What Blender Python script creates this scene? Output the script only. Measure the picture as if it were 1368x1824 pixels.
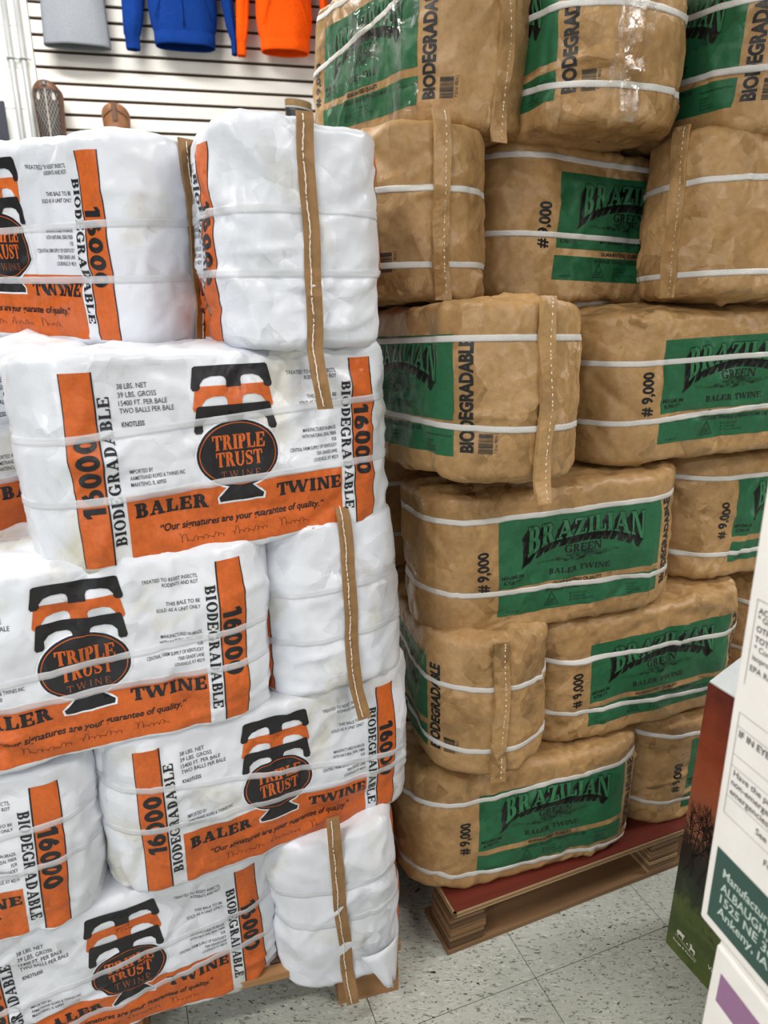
import bpy, bmesh, math, random
import numpy as np
from mathutils import Vector, Matrix

for o in list(bpy.data.objects): bpy.data.objects.remove(o, do_unlink=True)
scn = bpy.context.scene
C = scn.collection
R = math.radians

# ------------------------------------------------------------------ camera
CAM_H = 1.30
cd = bpy.data.cameras.new('camera'); cam = bpy.data.objects.new('camera', cd); C.objects.link(cam)
cam.location = (0, 0, CAM_H); cam.rotation_euler = (R(90 - 18.2), 0, 0)
cd.sensor_fit = 'VERTICAL'; cd.sensor_height = 36.0; cd.lens = 1250 / 1824 * 36
cd.clip_start = 0.02; cd.clip_end = 60
cd.dof.use_dof = True; cd.dof.focus_distance = 1.12; cd.dof.aperture_fstop = 6.5
scn.camera = cam

# ------------------------------------------------------------------ light of the shop
wd = bpy.data.worlds.new('shop_ambient'); scn.world = wd; wd.use_nodes = True
wb = wd.node_tree.nodes['Background']
wb.inputs[0].default_value = (0.86, 0.93, 1.0, 1); wb.inputs[1].default_value = 0.9
vs = scn.view_settings
vs.view_transform = 'Standard'; vs.look = 'None'; vs.gamma = 1.0; vs.use_curve_mapping = False
vs.exposure = 0.0
LAMP_W = 62.0
DAY_W = 24.0
CEIL = 3.45

# ------------------------------------------------------------------ materials
M = {}
def mat(name, col, rough=.6, spec=.5, metal=0.0):
    m = bpy.data.materials.new(name); m.use_nodes = True
    b = m.node_tree.nodes['Principled BSDF']
    b.inputs['Base Color'].default_value = (*col, 1); b.inputs['Roughness'].default_value = rough
    b.inputs['Specular IOR Level'].default_value = spec; b.inputs['Metallic'].default_value = metal
    M[name] = m
    return m
def s2l(r, g, b):
    f = lambda c: (c/255/12.92) if c/255 <= .04045 else ((c/255 + .055)/1.055)**2.4
    return (f(r), f(g), f(b))
def nd(m, typ, **kw):
    n = m.node_tree.nodes.new(typ)
    for k, v in kw.items():
        if k in n.inputs.keys(): n.inputs[k].default_value = v
        else: setattr(n, k, v)
    return n
def ln(m, a, b): m.node_tree.links.new(a, b)
def bsdf(m): return m.node_tree.nodes['Principled BSDF']
def coords(m, scale=(1, 1, 1), rnd=True, which='Object'):
    tc = nd(m, 'ShaderNodeTexCoord'); mp = nd(m, 'ShaderNodeMapping'); mp.inputs['Scale'].default_value = scale
    ln(m, tc.outputs[which], mp.inputs['Vector'])
    if rnd:
        oi = nd(m, 'ShaderNodeObjectInfo'); mu = nd(m, 'ShaderNodeMath', operation='MULTIPLY'); mu.inputs[1].default_value = 37.0
        ln(m, oi.outputs['Random'], mu.inputs[0]); ln(m, mu.outputs[0], mp.inputs['Location'])
    return mp.outputs[0]
def noise(m, vec, scale, detail=3, rough=.5, dist=0.0):
    n = nd(m, 'ShaderNodeTexNoise'); n.inputs['Scale'].default_value = scale; n.inputs['Detail'].default_value = detail
    n.inputs['Roughness'].default_value = rough; n.inputs['Distortion'].default_value = dist
    ln(m, vec, n.inputs['Vector']); return n.outputs['Fac']
def ramp(m, fac, stops):
    r = nd(m, 'ShaderNodeValToRGB'); e = r.color_ramp.elements
    while len(e) < len(stops): e.new(.5)
    for x, (p, c) in zip(e, stops): x.position = p; x.color = (*c, 1) if len(c) == 3 else c
    ln(m, fac, r.inputs[0]); return r.outputs[0]
def mixc(m, fac, a, b, blend='MIX'):
    x = nd(m, 'ShaderNodeMix', data_type='RGBA', blend_type=blend)
    if isinstance(fac, (int, float)): x.inputs[0].default_value = fac
    else: ln(m, fac, x.inputs[0])
    for i, s in ((6, a), (7, b)):
        if isinstance(s, tuple): x.inputs[i].default_value = (*s, 1)
        else: ln(m, s, x.inputs[i])
    return x.outputs[2]
def bump(m, h, strength=.3, dist=.002, patchy=None):
    b = nd(m, 'ShaderNodeBump'); b.inputs['Strength'].default_value = strength; b.inputs['Distance'].default_value = dist
    if patchy is not None: ln(m, ramp(m, noise(m, patchy, 5.5, 3, .5, .5), [(.36, (strength*.18,)*3), (.64, (strength,)*3)]), b.inputs['Strength'])
    ln(m, h, b.inputs['Height']); ln(m, b.outputs[0], bsdf(m).inputs['Normal'])

def plain(name, rgb, rough=.6, spec=.4, var=.12, scale=30, bmp=.15):
    m = mat(name, s2l(*rgb), rough, spec); v = coords(m)
    n = noise(m, v, scale, 4); c = s2l(*rgb)
    ln(m, ramp(m, n, [(.3, tuple(x*(1-var) for x in c)), (.7, tuple(min(1, x*(1+var)) for x in c))]), bsdf(m).inputs['Base Color'])
    bump(m, n, bmp, .002)
    return m

# woven white plastic bag: slight dust patches and grime with their own shapes
m = mat('white_bag', s2l(226, 228, 234), .33, .5); v = coords(m)
d1 = noise(m, v, 5.0, 5, .6, .6); d2 = noise(m, v, 24, 4, .6, 1.5)
dust = ramp(m, d1, [(.56, (0, 0, 0)), (.72, (1, 1, 1))])
spots = ramp(m, d2, [(.62, (0, 0, 0)), (.74, (1, 1, 1))])
base = mixc(m, dust, s2l(216, 219, 226), s2l(200, 194, 174))
mm = nd(m, 'ShaderNodeMath', operation='MULTIPLY'); ln(m, dust, mm.inputs[0]); ln(m, spots, mm.inputs[1])
ln(m, mixc(m, mm.outputs[0], base, s2l(138, 136, 120)), bsdf(m).inputs['Base Color'])
WHITE_V = (m, v)
# brown kraft paper
m = mat('kraft_bag', s2l(178, 143, 98), .45, .4); v = coords(m)
g1 = noise(m, v, 7, 5, .6, .4); g2 = noise(m, v, 90, 3, .6); g3 = noise(m, v, 30, 5, .6, .8)
base = ramp(m, g1, [(.3, s2l(150, 115, 72)), (.7, s2l(172, 137, 91))])
base = mixc(m, .25, base, ramp(m, g2, [(.35, s2l(132, 100, 61)), (.65, s2l(188, 152, 105))]))
ln(m, base, bsdf(m).inputs['Base Color'])
def crumple(m, v, s1, s2, k1=.5, k2=.35, soft=None):
    """height in metres of flat facets, each tilted its own way, meeting in sharp creases"""
    w_ = nd(m, 'ShaderNodeTexNoise'); w_.inputs['Scale'].default_value = s1*.5; w_.inputs['Detail'].default_value = 3; ln(m, v, w_.inputs['Vector'])
    sc = nd(m, 'ShaderNodeVectorMath', operation='SCALE'); sc.inputs['Scale'].default_value = 1.1/s1; ln(m, w_.outputs['Color'], sc.inputs[0])
    ad_ = nd(m, 'ShaderNodeVectorMath', operation='ADD'); ln(m, v, ad_.inputs[0]); ln(m, sc.outputs[0], ad_.inputs[1]); tot = None
    for s_, k_ in ((s1, k1), (s2, k2)):
        a = nd(m, 'ShaderNodeTexVoronoi'); a.inputs['Scale'].default_value = s_; ln(m, ad_.outputs[0], a.inputs['Vector'])
        df = nd(m, 'ShaderNodeVectorMath', operation='SUBTRACT'); ln(m, ad_.outputs[0], df.inputs[0]); ln(m, a.outputs['Position'], df.inputs[1])
        cc = nd(m, 'ShaderNodeVectorMath', operation='SUBTRACT'); ln(m, a.outputs['Color'], cc.inputs[0]); cc.inputs[1].default_value = (.5, .5, .5)
        dt = nd(m, 'ShaderNodeVectorMath', operation='DOT_PRODUCT'); ln(m, df.outputs[0], dt.inputs[0]); ln(m, cc.outputs[0], dt.inputs[1])
        mk = nd(m, 'ShaderNodeMath', operation='MULTIPLY_ADD'); mk.inputs[1].default_value = k_; ln(m, dt.outputs['Value'], mk.inputs[0])
        if tot is None: mk.inputs[2].default_value = 0
        else: ln(m, tot, mk.inputs[2])
        tot = mk.outputs[0]
    return tot
cr = crumple(m, v, 15, 42); mh = nd(m, 'ShaderNodeMath', operation='MULTIPLY_ADD'); mh.inputs[1].default_value = .0022; ln(m, g3, mh.inputs[0]); ln(m, cr, mh.inputs[2])
bump(m, mh.outputs[0], 1.0, 1.7, v)
m, v = WHITE_V; cr = crumple(m, v, 12, 36); wv = noise(m, v, 60, 4, .55, .4); mh = nd(m, 'ShaderNodeMath', operation='MULTIPLY_ADD'); mh.inputs[1].default_value = .0014; ln(m, wv, mh.inputs[0]); ln(m, cr, mh.inputs[2]); bump(m, mh.outputs[0], .8, 1.0, v)
# printing inks
def ink(name, rgb, rough=.45):
    m = mat(name, s2l(*rgb), rough, .4); v = coords(m)
    n = noise(m, v, 160, 3, .6); c = s2l(*rgb)
    ln(m, ramp(m, n, [(.35, tuple(x*.9 for x in c)), (.65, tuple(min(1, x*1.08) for x in c))]), bsdf(m).inputs['Base Color'])
    bump(m, crumple(m, v, 14, 40), .8, 1.05, v)
ink('orange_ink', (196, 94, 36)); ink('black_ink', (30, 29, 32)); ink('white_ink', (222, 225, 232)); ink('grey_ink', (62, 62, 68))
ink('green_ink', (32, 92, 58), .5); ink('kraft_black_ink', (22, 23, 22), .5); ink('letter_green_ink', (46, 108, 70), .5)
ink('dim_orange_ink', (150, 84, 48)); ink('signature_ink', (88, 34, 16)); ink('deep_green_ink', (14, 48, 34), .5)
# straps
m = mat('clear_strap', s2l(226, 228, 232), .4, .5); v = coords(m, rnd=False)
w = nd(m, 'ShaderNodeTexWave'); w.inputs['Scale'].default_value = 190; w.bands_direction = 'DIAGONAL'; ln(m, v, w.inputs['Vector']); bump(m, w.outputs['Fac'], .35, .0006)
tr = nd(m, 'ShaderNodeBsdfTransparent'); mx = nd(m, 'ShaderNodeMixShader'); mx.inputs[0].default_value = .52
out = m.node_tree.nodes['Material Output']; ln(m, tr.outputs[0], mx.inputs[1]); ln(m, bsdf(m).outputs[0], mx.inputs[2]); ln(m, mx.outputs[0], out.inputs[0])
m = mat('white_strap', s2l(214, 212, 208), .45, .5); v = coords(m, rnd=False)
w = nd(m, 'ShaderNodeTexWave'); w.inputs['Scale'].default_value = 190; w.bands_direction = 'DIAGONAL'; ln(m, v, w.inputs['Vector']); bump(m, w.outputs['Fac'], .5, .0008)
tr = nd(m, 'ShaderNodeBsdfTransparent'); mx = nd(m, 'ShaderNodeMixShader'); mx.inputs[0].default_value = .86
out = m.node_tree.nodes['Material Output']; ln(m, tr.outputs[0], mx.inputs[1]); ln(m, bsdf(m).outputs[0], mx.inputs[2]); ln(m, mx.outputs[0], out.inputs[0])
# clear film / packing tape
m = mat('clear_film', (1, 1, 1), .08, .8); v = coords(m)
bump(m, noise(m, v, 26, 5, .6, 1.2), .9, .006)
tr = nd(m, 'ShaderNodeBsdfTransparent'); tr.inputs[0].default_value = (.94, .93, .9, 1)
gl = nd(m, 'ShaderNodeBsdfGlossy'); gl.inputs['Roughness'].default_value = .12
bn = [n for n in m.node_tree.nodes if n.bl_idname == 'ShaderNodeBump'][0]; ln(m, bn.outputs[0], gl.inputs['Normal'])
mx = nd(m, 'ShaderNodeMixShader'); mx.inputs[0].default_value = .07
ln(m, ramp(m, noise(m, coords(m, (30, 30, 5)), 1.0, 4, .6, 1.0), [(.45, (.015,)*3), (.72, (.30,)*3)]), mx.inputs[0])
out = m.node_tree.nodes['Material Output']; ln(m, tr.outputs[0], mx.inputs[1]); ln(m, gl.outputs[0], mx.inputs[2]); ln(m, mx.outputs[0], out.inputs[0])
plain('seam_paper', (142, 108, 70), .6, .3, .15, 60, .3)
plain('thread', (224, 216, 200), .8, .2, .1, 200, .2)
plain('white_paint', (216, 213, 206), .5, .4, .04, 6, .05)
plain('groove_brown', (74, 54, 40), .7, .2, .2, 20, .1)
plain('conduit', (158, 160, 160), .35, .6, .1, 10, .05)
plain('wall_paint', (226, 226, 222), .6, .3, .05, 8, .1)
plain('grey_jersey', (128, 132, 138), .9, .1, .16, 260, .35)
plain('blue_fleece', (14, 50, 118), .9, .1, .14, 60, .3)
plain('orange_fleece', (246, 88, 12), .9, .1, .08, 60, .3)
plain('maroon_fleece', (112, 24, 34), .9, .1, .14, 60, .3)
plain('boot_brown', (92, 62, 44), .5, .5, .2, 40, .3)
plain('boot_tan', (128, 86, 54), .5, .5, .2, 40, .3)
plain('boot_dark', (52, 46, 46), .5, .5, .2, 60, .3)
plain('boot_black', (30, 30, 34), .5, .5, .2, 60, .3)
plain('boot_lining', (132, 108, 74), .7, .2, .15, 40, .2)
plain('pale_stitch', (186, 180, 170), .7, .2, .1, 60, .1)
plain('navy_board', (26, 30, 46), .4, .5, .1, 20, .05)
plain('shelf_white', (220, 220, 218), .5, .4, .05, 8, .05)
plain('card_white', (232, 229, 224), .55, .3, .03, 40, .05)
plain('card_inside', (206, 212, 214), .7, .2, .05, 40, .05)
plain('card_green', (54, 82, 74), .5, .3, .05, 40, .02)
plain('card_purple', (146, 108, 142), .5, .3, .05, 40, .02)
plain('card_text', (88, 86, 86), .6, .3, .05, 40, .0)
plain('card_line', (150, 148, 148), .6, .3, .05, 40, .0)
plain('card_pale_text', (190, 205, 196), .6, .3, .05, 40, .0)
plain('branch_ink', (26, 20, 18), .4, .4, .1, 60, .0)
plain('merch_wall', (112, 108, 104), .8, .2, .1, 8, .1)
plain('ceiling_paint', (92, 92, 92), .8, .2, .04, 8, .1)

def wood(name, c1, c2, axis, scale=14, rough=.65):
    m = mat(name, s2l(*c1), rough, .3)
    sc = [scale*3]*3; sc[axis] = scale*.18
    v = coords(m, tuple(sc)); n = noise(m, v, 1.0, 5, .62, .8); n2 = noise(m, v, .28, 3, .5, .3)
    c = mixc(m, .45, ramp(m, n, [(.3, s2l(*c1)), (.7, s2l(*c2))]), ramp(m, n2, [(.35, s2l(*c1)), (.65, s2l(*c2))]))
    ln(m, c, bsdf(m).inputs['Base Color']); bump(m, n, .4, .002)
wood('pine', (132, 92, 56), (176, 134, 90), 0)
wood('pine_deep', (120, 80, 48), (168, 126, 84), 1)
wood('weathered', (86, 70, 52), (122, 102, 78), 0)
wood('ply_light', (140, 112, 80), (176, 148, 112), 0)
wood('ply_mid', (96, 70, 46), (136, 104, 72), 0)
wood('ply_dark', (66, 46, 30), (100, 74, 50), 0)
wood('red_deck', (82, 32, 24), (112, 48, 36), 0, 10, .4)

# floor tile: pale grey-green vinyl composition with dark and light flecks
m = mat('vinyl_tile', s2l(176, 178, 170), .38, .45)
tc = nd(m, 'ShaderNodeTexCoord'); ge = nd(m, 'ShaderNodeNewGeometry')
def flecks(ang, sx, sy, lo, hi):
    mp = nd(m, 'ShaderNodeMapping'); mp.inputs['Scale'].default_value = (sx, sy, 1); mp.inputs['Rotation'].default_value = (0, 0, R(ang))
    ln(m, ge.outputs['Position'], mp.inputs['Vector'])
    return ramp(m, noise(m, mp.outputs[0], 1.0, 2, .6, .9), [(lo, (0, 0, 0)), (hi, (1, 1, 1))])
big = noise(m, ge.outputs['Position'], 9, 4)
c = ramp(m, big, [(.3, s2l(172, 175, 165)), (.7, s2l(186, 189, 180))])
c = mixc(m, flecks(20, 55, 190, .57, .68), c, s2l(202, 205, 198))
c = mixc(m, flecks(75, 60, 170, .60, .68), c, s2l(122, 122, 110))
c = mixc(m, flecks(-35, 90, 260, .625, .665), c, s2l(66, 66, 60))
c = mixc(m, flecks(50, 40, 75, .70, .72), c, s2l(48, 48, 46))
ln(m, c, bsdf(m).inputs['Base Color'])
plain('tile_joint', (84, 82, 76), .8, .2, .1, 20, .1)

# ------------------------------------------------------------------ mesh helpers
def link(name, me, material, parent=None, smooth=False):
    o = bpy.data.objects.new(name, me); C.objects.link(o)
    if material and not me.materials: me.materials.append(M[material])
    if smooth: me.polygons.foreach_set('use_smooth', [True]*len(me.polygons))
    if parent: o.parent = parent
    return o
def tag(o, label=None, cat=None, group=None, kind=None):
    if label: o['label'] = label
    if cat: o['category'] = cat
    if group: o['group'] = group
    if kind: o['kind'] = kind
    return o
def empty(name, loc=(0, 0, 0), rz=0.0, mtx=None):
    o = bpy.data.objects.new(name, None); C.objects.link(o); o.empty_display_size = .05
    if mtx is not None: o.matrix_world = mtx
    else: o.location = loc; o.rotation_euler = (0, 0, rz)
    return o
class MB:
    def __init__(s): s.v = []; s.f = []
    def add(s, vs, fs):
        b = len(s.v); s.v += [tuple(x) for x in vs]; s.f += [tuple(i + b for i in f) for f in fs]; return s
    def box(s, x0, y0, z0, x1, y1, z1):
        return s.add([(x0,y0,z0),(x1,y0,z0),(x1,y1,z0),(x0,y1,z0),(x0,y0,z1),(x1,y0,z1),(x1,y1,z1),(x0,y1,z1)],
              [(3,2,1,0),(4,5,6,7),(0,1,5,4),(1,2,6,5),(2,3,7,6),(3,0,4,7)])
    def tube(s, pts, rad, n=8, caps=True):
        pts = [Vector(p) for p in pts]; k = len(pts); rr = rad if hasattr(rad, '__len__') else [rad]*k
        ring = []; up = Vector((0, 0, 1))
        for i, p in enumerate(pts):
            t = (pts[min(i+1, k-1)] - pts[max(i-1, 0)]).normalized()
            a = t.cross(up)
            if a.length < .05: a = t.cross(Vector((1, 0, 0)))
            a.normalize(); b = t.cross(a)
            ring.append([p + (a*math.cos(2*math.pi*j/n) + b*math.sin(2*math.pi*j/n))*rr[i] for j in range(n)])
        vs = [q for r_ in ring for q in r_]; fs = []
        for i in range(k-1):
            for j in range(n): fs.append((i*n+j, i*n+(j+1) % n, (i+1)*n+(j+1) % n, (i+1)*n+j))
        if caps: fs.append(tuple(range(n-1, -1, -1))); fs.append(tuple(range((k-1)*n, k*n)))
        return s.add(vs, fs)
    def grid(s, P, closed_u=False):
        # P[row][col]
        r_, c_ = len(P), len(P[0]); vs = [q for row in P for q in row]; fs = []
        for i in range(r_-1):
            for j in range(c_ if closed_u else c_-1):
                fs.append((i*c_+j, i*c_+(j+1) % c_, (i+1)*c_+(j+1) % c_, (i+1)*c_+j))
        return s.add(vs, fs)
    def mesh(s, name):
        me = bpy.data.meshes.new(name); me.from_pydata(s.v, [], s.f); me.update(); return me
    def build(s, name, material, parent=None, smooth=False, bevel=0):
        me = s.mesh(name)
        if bevel:
            bm = bmesh.new(); bm.from_mesh(me)
            bmesh.ops.bevel(bm, geom=list(bm.edges), offset=bevel, segments=2, affect='EDGES', profile=.6)
            bm.to_mesh(me); bm.free()
        return link(name, me, material, parent, smooth)
_prng = np.random.RandomState(5)
_perm = np.concatenate([_prng.permutation(256)]*3); _grad = _prng.normal(size=(256, 3)); _grad /= np.linalg.norm(_grad, axis=1)[:, None]
def perlin(p):
    i = np.floor(p).astype(int); f = p - i; i &= 255; w = f*f*f*(f*(f*6-15)+10); res = 0
    for dx in (0, 1):
        for dy in (0, 1):
            for dz in (0, 1):
                h = _perm[_perm[_perm[(i[:, 0]+dx) & 255] + ((i[:, 1]+dy) & 255)] + ((i[:, 2]+dz) & 255)]
                g = (_grad[h]*(f - [dx, dy, dz])).sum(1)
                res = res + g*(w[:, 0] if dx else 1-w[:, 0])*(w[:, 1] if dy else 1-w[:, 1])*(w[:, 2] if dz else 1-w[:, 2])
    return res
# ------------------------------------------------------------------ lettering as flat outlines (u to the right, v up)
def rect(a, b, c, d): return [(a, b), (c, b), (c, d), (a, d)]
def arcband(cx, cy, ro, ri, a0, a1, n=14):
    ps = []
    for k in range(n):
        t0, t1 = R(a0 + (a1-a0)*k/n), R(a0 + (a1-a0)*(k+1)/n)
        ps.append([(cx+ro[0]*math.cos(t0), cy+ro[1]*math.sin(t0)), (cx+ro[0]*math.cos(t1), cy+ro[1]*math.sin(t1)),
                   (cx+ri[0]*math.cos(t1), cy+ri[1]*math.sin(t1)), (cx+ri[0]*math.cos(t0), cy+ri[1]*math.sin(t0))])
    return ps
def stroke(pts, w):
    ps = []; n = len(pts); ws = w if hasattr(w, '__len__') else [w]*n; L = []
    for i in range(n):
        a, b = pts[max(i-1, 0)], pts[min(i+1, n-1)]; dx, dy = b[0]-a[0], b[1]-a[1]; l = math.hypot(dx, dy) or 1
        L.append(((pts[i][0]-dy/l*ws[i]/2, pts[i][1]+dx/l*ws[i]/2), (pts[i][0]+dy/l*ws[i]/2, pts[i][1]-dx/l*ws[i]/2)))
    for i in range(n-1): ps.append([L[i][1], L[i+1][1], L[i+1][0], L[i][0]])
    return ps
def glyph(ch, V, T, s, k):
    """slab-serif capital of cap height 1: V thick stem, T thin stroke, s serif overhang, k serif thickness"""
    P = []
    def stem(x, w=None, top=True, bot=True):
        w = w or V; P.append(rect(x, 0, x+w, 1))
        if top: P.append(rect(x-s, 1-k, x+w+s, 1))
        if bot: P.append(rect(x-s, 0, x+w+s, k))
    if ch == ' ': return [], .35
    if ch == 'I': stem(s); return P, V+2*s
    if ch == 'L':
        w = .78; stem(s); P.append(rect(s, 0, w, T)); P.append([(w-V*.7, 0), (w, 0), (w, .4), (w-V*.35, .4)]); return P, w
    if ch in 'EF':
        w = .8; stem(s, bot=(ch == 'F')); P.append(rect(s, 1-T, w-.03, 1)); P.append([(w-.03-V*.35, .68), (w-.03, .68), (w-.03, 1), (w-.03-V*.7, 1)])
        P.append(rect(s, .5-T*.5, s+V+.28, .5+T*.5)); P.append(rect(s+V+.2, .36, s+V+.28, .64))
        if ch == 'E': P.append(rect(0, 0, w, T)); P.append([(w-V*.7, 0), (w, 0), (w, .36), (w-V*.35, .36)])
        return P, w
    if ch == 'T':
        w = .9; stem(w/2-V/2, top=False); P.append(rect(0, 1-T, w, 1))
        P.append([(0, .66), (V*.35, .66), (V*.7, 1), (0, 1)]); P.append([(w-V*.35, .66), (w, .66), (w, 1), (w-V*.7, 1)]); return P, w
    if ch == 'D':
        x = s+V*.6; stem(s); P.append(rect(s, 1-T, x+.1, 1)); P.append(rect(s, 0, x+.1, T))
        P.extend(arcband(x+.08, .5, (.46, .5), (.46-V, .5-T), -90, 90)); return P, x+.54
    if ch in 'BPR':
        x = s+V*.6; stem(s); P.append(rect(s, 1-T, x+.2, 1)); P.append(rect(s, .48-T*.3, x+.2, .48+T*.7))
        P.extend(arcband(x+.18, .74-T*.15, (.30, .26+T*.15), (max(.02, .30-V), .26-T*.85), -90, 90))
        if ch == 'B':
            P.append(rect(s, 0, x+.2, T)); P.extend(arcband(x+.2, .27-T*.1, (.34, .27+.1*T), (max(.02, .34-V), max(.03, .27-T)), -90, 90)); return P, x+.56
        if ch == 'R':
            P.append([(x+.14, .48), (x+.14+V, .5), (x+.36+V, .02), (x+.36, .02)]); P.append(rect(x+.36-.02, 0, x+.36+V+s*.6, k)); return P, x+.4+V
        return P, x+.5
    if ch == 'O': return arcband(.45, .5, (.45, .52), (max(.03, .45-V), .52-T), 0, 360, 26), .9
    if ch in 'GC':
        P.extend(arcband(.45, .5, (.45, .52), (.45-V, .52-T), 42, 322, 22)); P.append(rect(.7, .66, .7+V*.4, .98))
        if ch == 'G': P.append(rect(.86-V, .02, .86, .45)); P.append(rect(.5, .45-k, .86+s*.7, .45)); return P, .92
        return P, .84
    if ch == 'Q':
        P.extend(arcband(.45, .5, (.45, .52), (max(.03, .45-V), .52-T), 0, 360, 26)); P.append([(.4, .2), (.6, .2), (.92, -.12), (.7, -.12)]); return P, .92
    if ch == 'U':
        w = .9; P.append(rect(s, .34, s+V, 1)); P.append(rect(0, 1-k, V+2*s, 1)); t2 = max(T, V*.6)
        P.append(rect(w-s-t2, .34, w-s, 1)); P.append(rect(w-t2-2*s, 1-k, w, 1))
        P.extend(arcband(w/2, .35, (w/2-s, .37), (w/2-s-V*.8, .37-T), 180, 360)); return P, w
    if ch == 'S':
        pts = [(.66, .76), (.58, .89), (.4, .95), (.2, .9), (.13, .74), (.22, .6), (.42, .51), (.6, .41), (.67, .26), (.58, .11), (.38, .05), (.18, .11), (.1, .26)]
        ws = [T, T, T, T*1.2, V*.85, V, V*1.05, V, V*.85, T*1.2, T, T, T]
        P.extend(stroke(pts, ws)); P.append(rect(.64, .66, .64+V*.35, .98)); P.append(rect(.08, .02, .08+V*.35, .34)); return P, .8
    if ch == 'A':
        w = 1.0; a = .5; P.append([(s, 0), (s+T, 0), (a+T*.6, 1), (a-T*.4, 1)]); P.append([(w-s-V, 0), (w-s, 0), (a+V*.5, 1), (a-V*.5, 1)])
        P.append(rect(.24, .28, .74, .28+T)); P.append(rect(0, 0, T+2*s+.08, k)); P.append(rect(w-V-2*s-.04, 0, w, k)); return P, w
    if ch == 'N':
        w = 1.0; t = max(T, V*.55); P.append(rect(s, 0, s+t, 1)); P.append(rect(0, 0, t+2*s, k)); P.append(rect(0, 1-k, s+t+.1, 1))
        P.append(rect(w-s-t, 0, w-s, 1)); P.append(rect(w-t-2*s, 1-k, w, 1)); P.append([(s, 1), (s+V, 1), (w-s, 0), (w-s-V, 0)]); return P, w
    if ch in 'WM':
        w = 1.35; q = [(.06, 1), (.36, 0), (.68, .95), (.99, 0), (1.28, 1)]; tt = [V, T, V, T]
        if ch == 'W':
            for (a, b), t in zip(zip(q, q[1:]), tt): P.append([(a[0]-t/2, a[1]), (a[0]+t/2, a[1]), (b[0]+t/2, b[1]), (b[0]-t/2, b[1])])
            P.append(rect(-.1, 1-k, .06+V/2+s, 1)); P.append(rect(1.28-T/2-s*1.2, 1-k, 1.28+T/2+s, 1)); P.append(rect(.5, 1-k, .86, 1))
        return P, w+.06
    if ch == 'Z':
        w = .82; P.append(rect(0, 1-T, w, 1)); P.append(rect(0, 0, w, T)); P.append([(0, 0), (V*1.1, 0), (w, 1), (w-V*1.1, 1)])
        P.append(rect(0, .68, T, 1)); P.append(rect(w-T, 0, w, .34)); return P, w
    if ch == 'Y':
        w = .95; P.append(rect(w/2-V/2, 0, w/2+V/2, .5)); P.append(rect(w/2-V/2-s, 0, w/2+V/2+s, k)); P.append([(.1, 1), (.1+V, 1), (w/2+V/2, .45), (w/2-V/2, .45)])
        P.append([(w-.1-T, 1), (w-.1, 1), (w/2+V/2, .45), (w/2, .45)]); P.append(rect(0, 1-k, V+.22, 1)); P.append(rect(w-T-.22, 1-k, w, 1)); return P, w
    if ch == '0': return arcband(.42, .5, (.42, .5), (.11, .25), 0, 360, 24), .86
    if ch == '1': return [rect(.2, 0, .52, 1), [(0, .62), (.2, .72), (.2, 1), (.1, .92), (0, .86)]], .6
    if ch == '6':
        P.extend(arcband(.42, .34, (.42, .34), (.11, .12), 0, 360, 22)); P.extend(stroke([(.17, .36), (.2, .6), (.34, .8), (.56, .9)], [.34, .34, .3, .24])); return P, .86
    return [], .5
def slab_polys(text, V=.2, T=.09, s=.07, k=.09, gap=.1):
    x = 0; out_ = []
    for ch in text:
        ps, w = glyph(ch, V, T, s, k); out_ += [[(a+x, b) for a, b in p] for p in ps]; x += w + gap
    return out_, x - gap
def orient(p, rot):
    x, y = p
    return (x, y) if rot == 0 else ((-y, x) if rot == 90 else (y, -x))

class Flat:
    def __init__(s): s.v = []; s.f = []
    def poly(s, pts): b = len(s.v); s.v += list(pts); s.f.append(tuple(range(b, b+len(pts)))); return s
    def polys(s, ps):
        for p in ps: s.poly(p)
        return s
    def rect(s, a, b, c, d): return s.poly(rect(a, b, c, d))
    def fit(s, polys, box, rot=0, exact=True):
        q = [[orient(p, rot) for p in pl] for pl in polys]; xs = [p[0] for pl in q for p in pl]; ys = [p[1] for pl in q for p in pl]
        x0, x1, y0, y1 = min(xs), max(xs), min(ys), max(ys); a, b, c, d = box
        f = lambda p: (a + (p[0]-x0)/(x1-x0)*(c-a), b + (p[1]-y0)/(y1-y0)*(d-b))
        for pl in q: s.poly([f(p) for p in pl])
        return s
    def slab(self, text, box, rot=0, **kw): return self.fit(slab_polys(text, **kw)[0], box, rot)
    def sans(s, text, box, rot=0, bold=0.0, shear=0.0, width=None, **_):
        return s.fit(sans_polys(text, bold, shear), box, rot)
    def sans_line(s, text, left, base, cap, right=None, bold=0.0, shear=0.0):
        """one line with its baseline and cap height; stretched to `right` if given"""
        ps = sans_polys(text, bold, shear); xs = [p[0] for pl in ps for p in pl]; x0, x1 = min(xs), max(xs)
        sy = cap/CAPH; sx = (right-left)/(x1-x0) if right is not None else sy
        for pl in ps: s.poly([(left+(p[0]-x0)*sx, base+p[1]*sy) for p in pl])
        return s
_fc = {}
def sans_polys(text, bold=0.0, shear=0.0):
    key = (text, bold, shear)
    if key not in _fc:
        cu = bpy.data.curves.new('txt', 'FONT'); cu.body = text; cu.resolution_u = 3; cu.offset = bold; cu.shear = shear; cu.fill_mode = 'FRONT'
        ob = bpy.data.objects.new('txt', cu); C.objects.link(ob)
        dg = bpy.context.evaluated_depsgraph_get(); me = bpy.data.meshes.new_from_object(ob.evaluated_get(dg))
        vs_ = [(v.co.x, v.co.y) for v in me.vertices]; _fc[key] = [[vs_[i] for i in p.vertices] for p in me.polygons]
        bpy.data.objects.remove(ob); bpy.data.curves.remove(cu); bpy.data.meshes.remove(me)
    return _fc[key]
CAPH = max(p[1] for pl in sans_polys('H') for p in pl)

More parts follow.
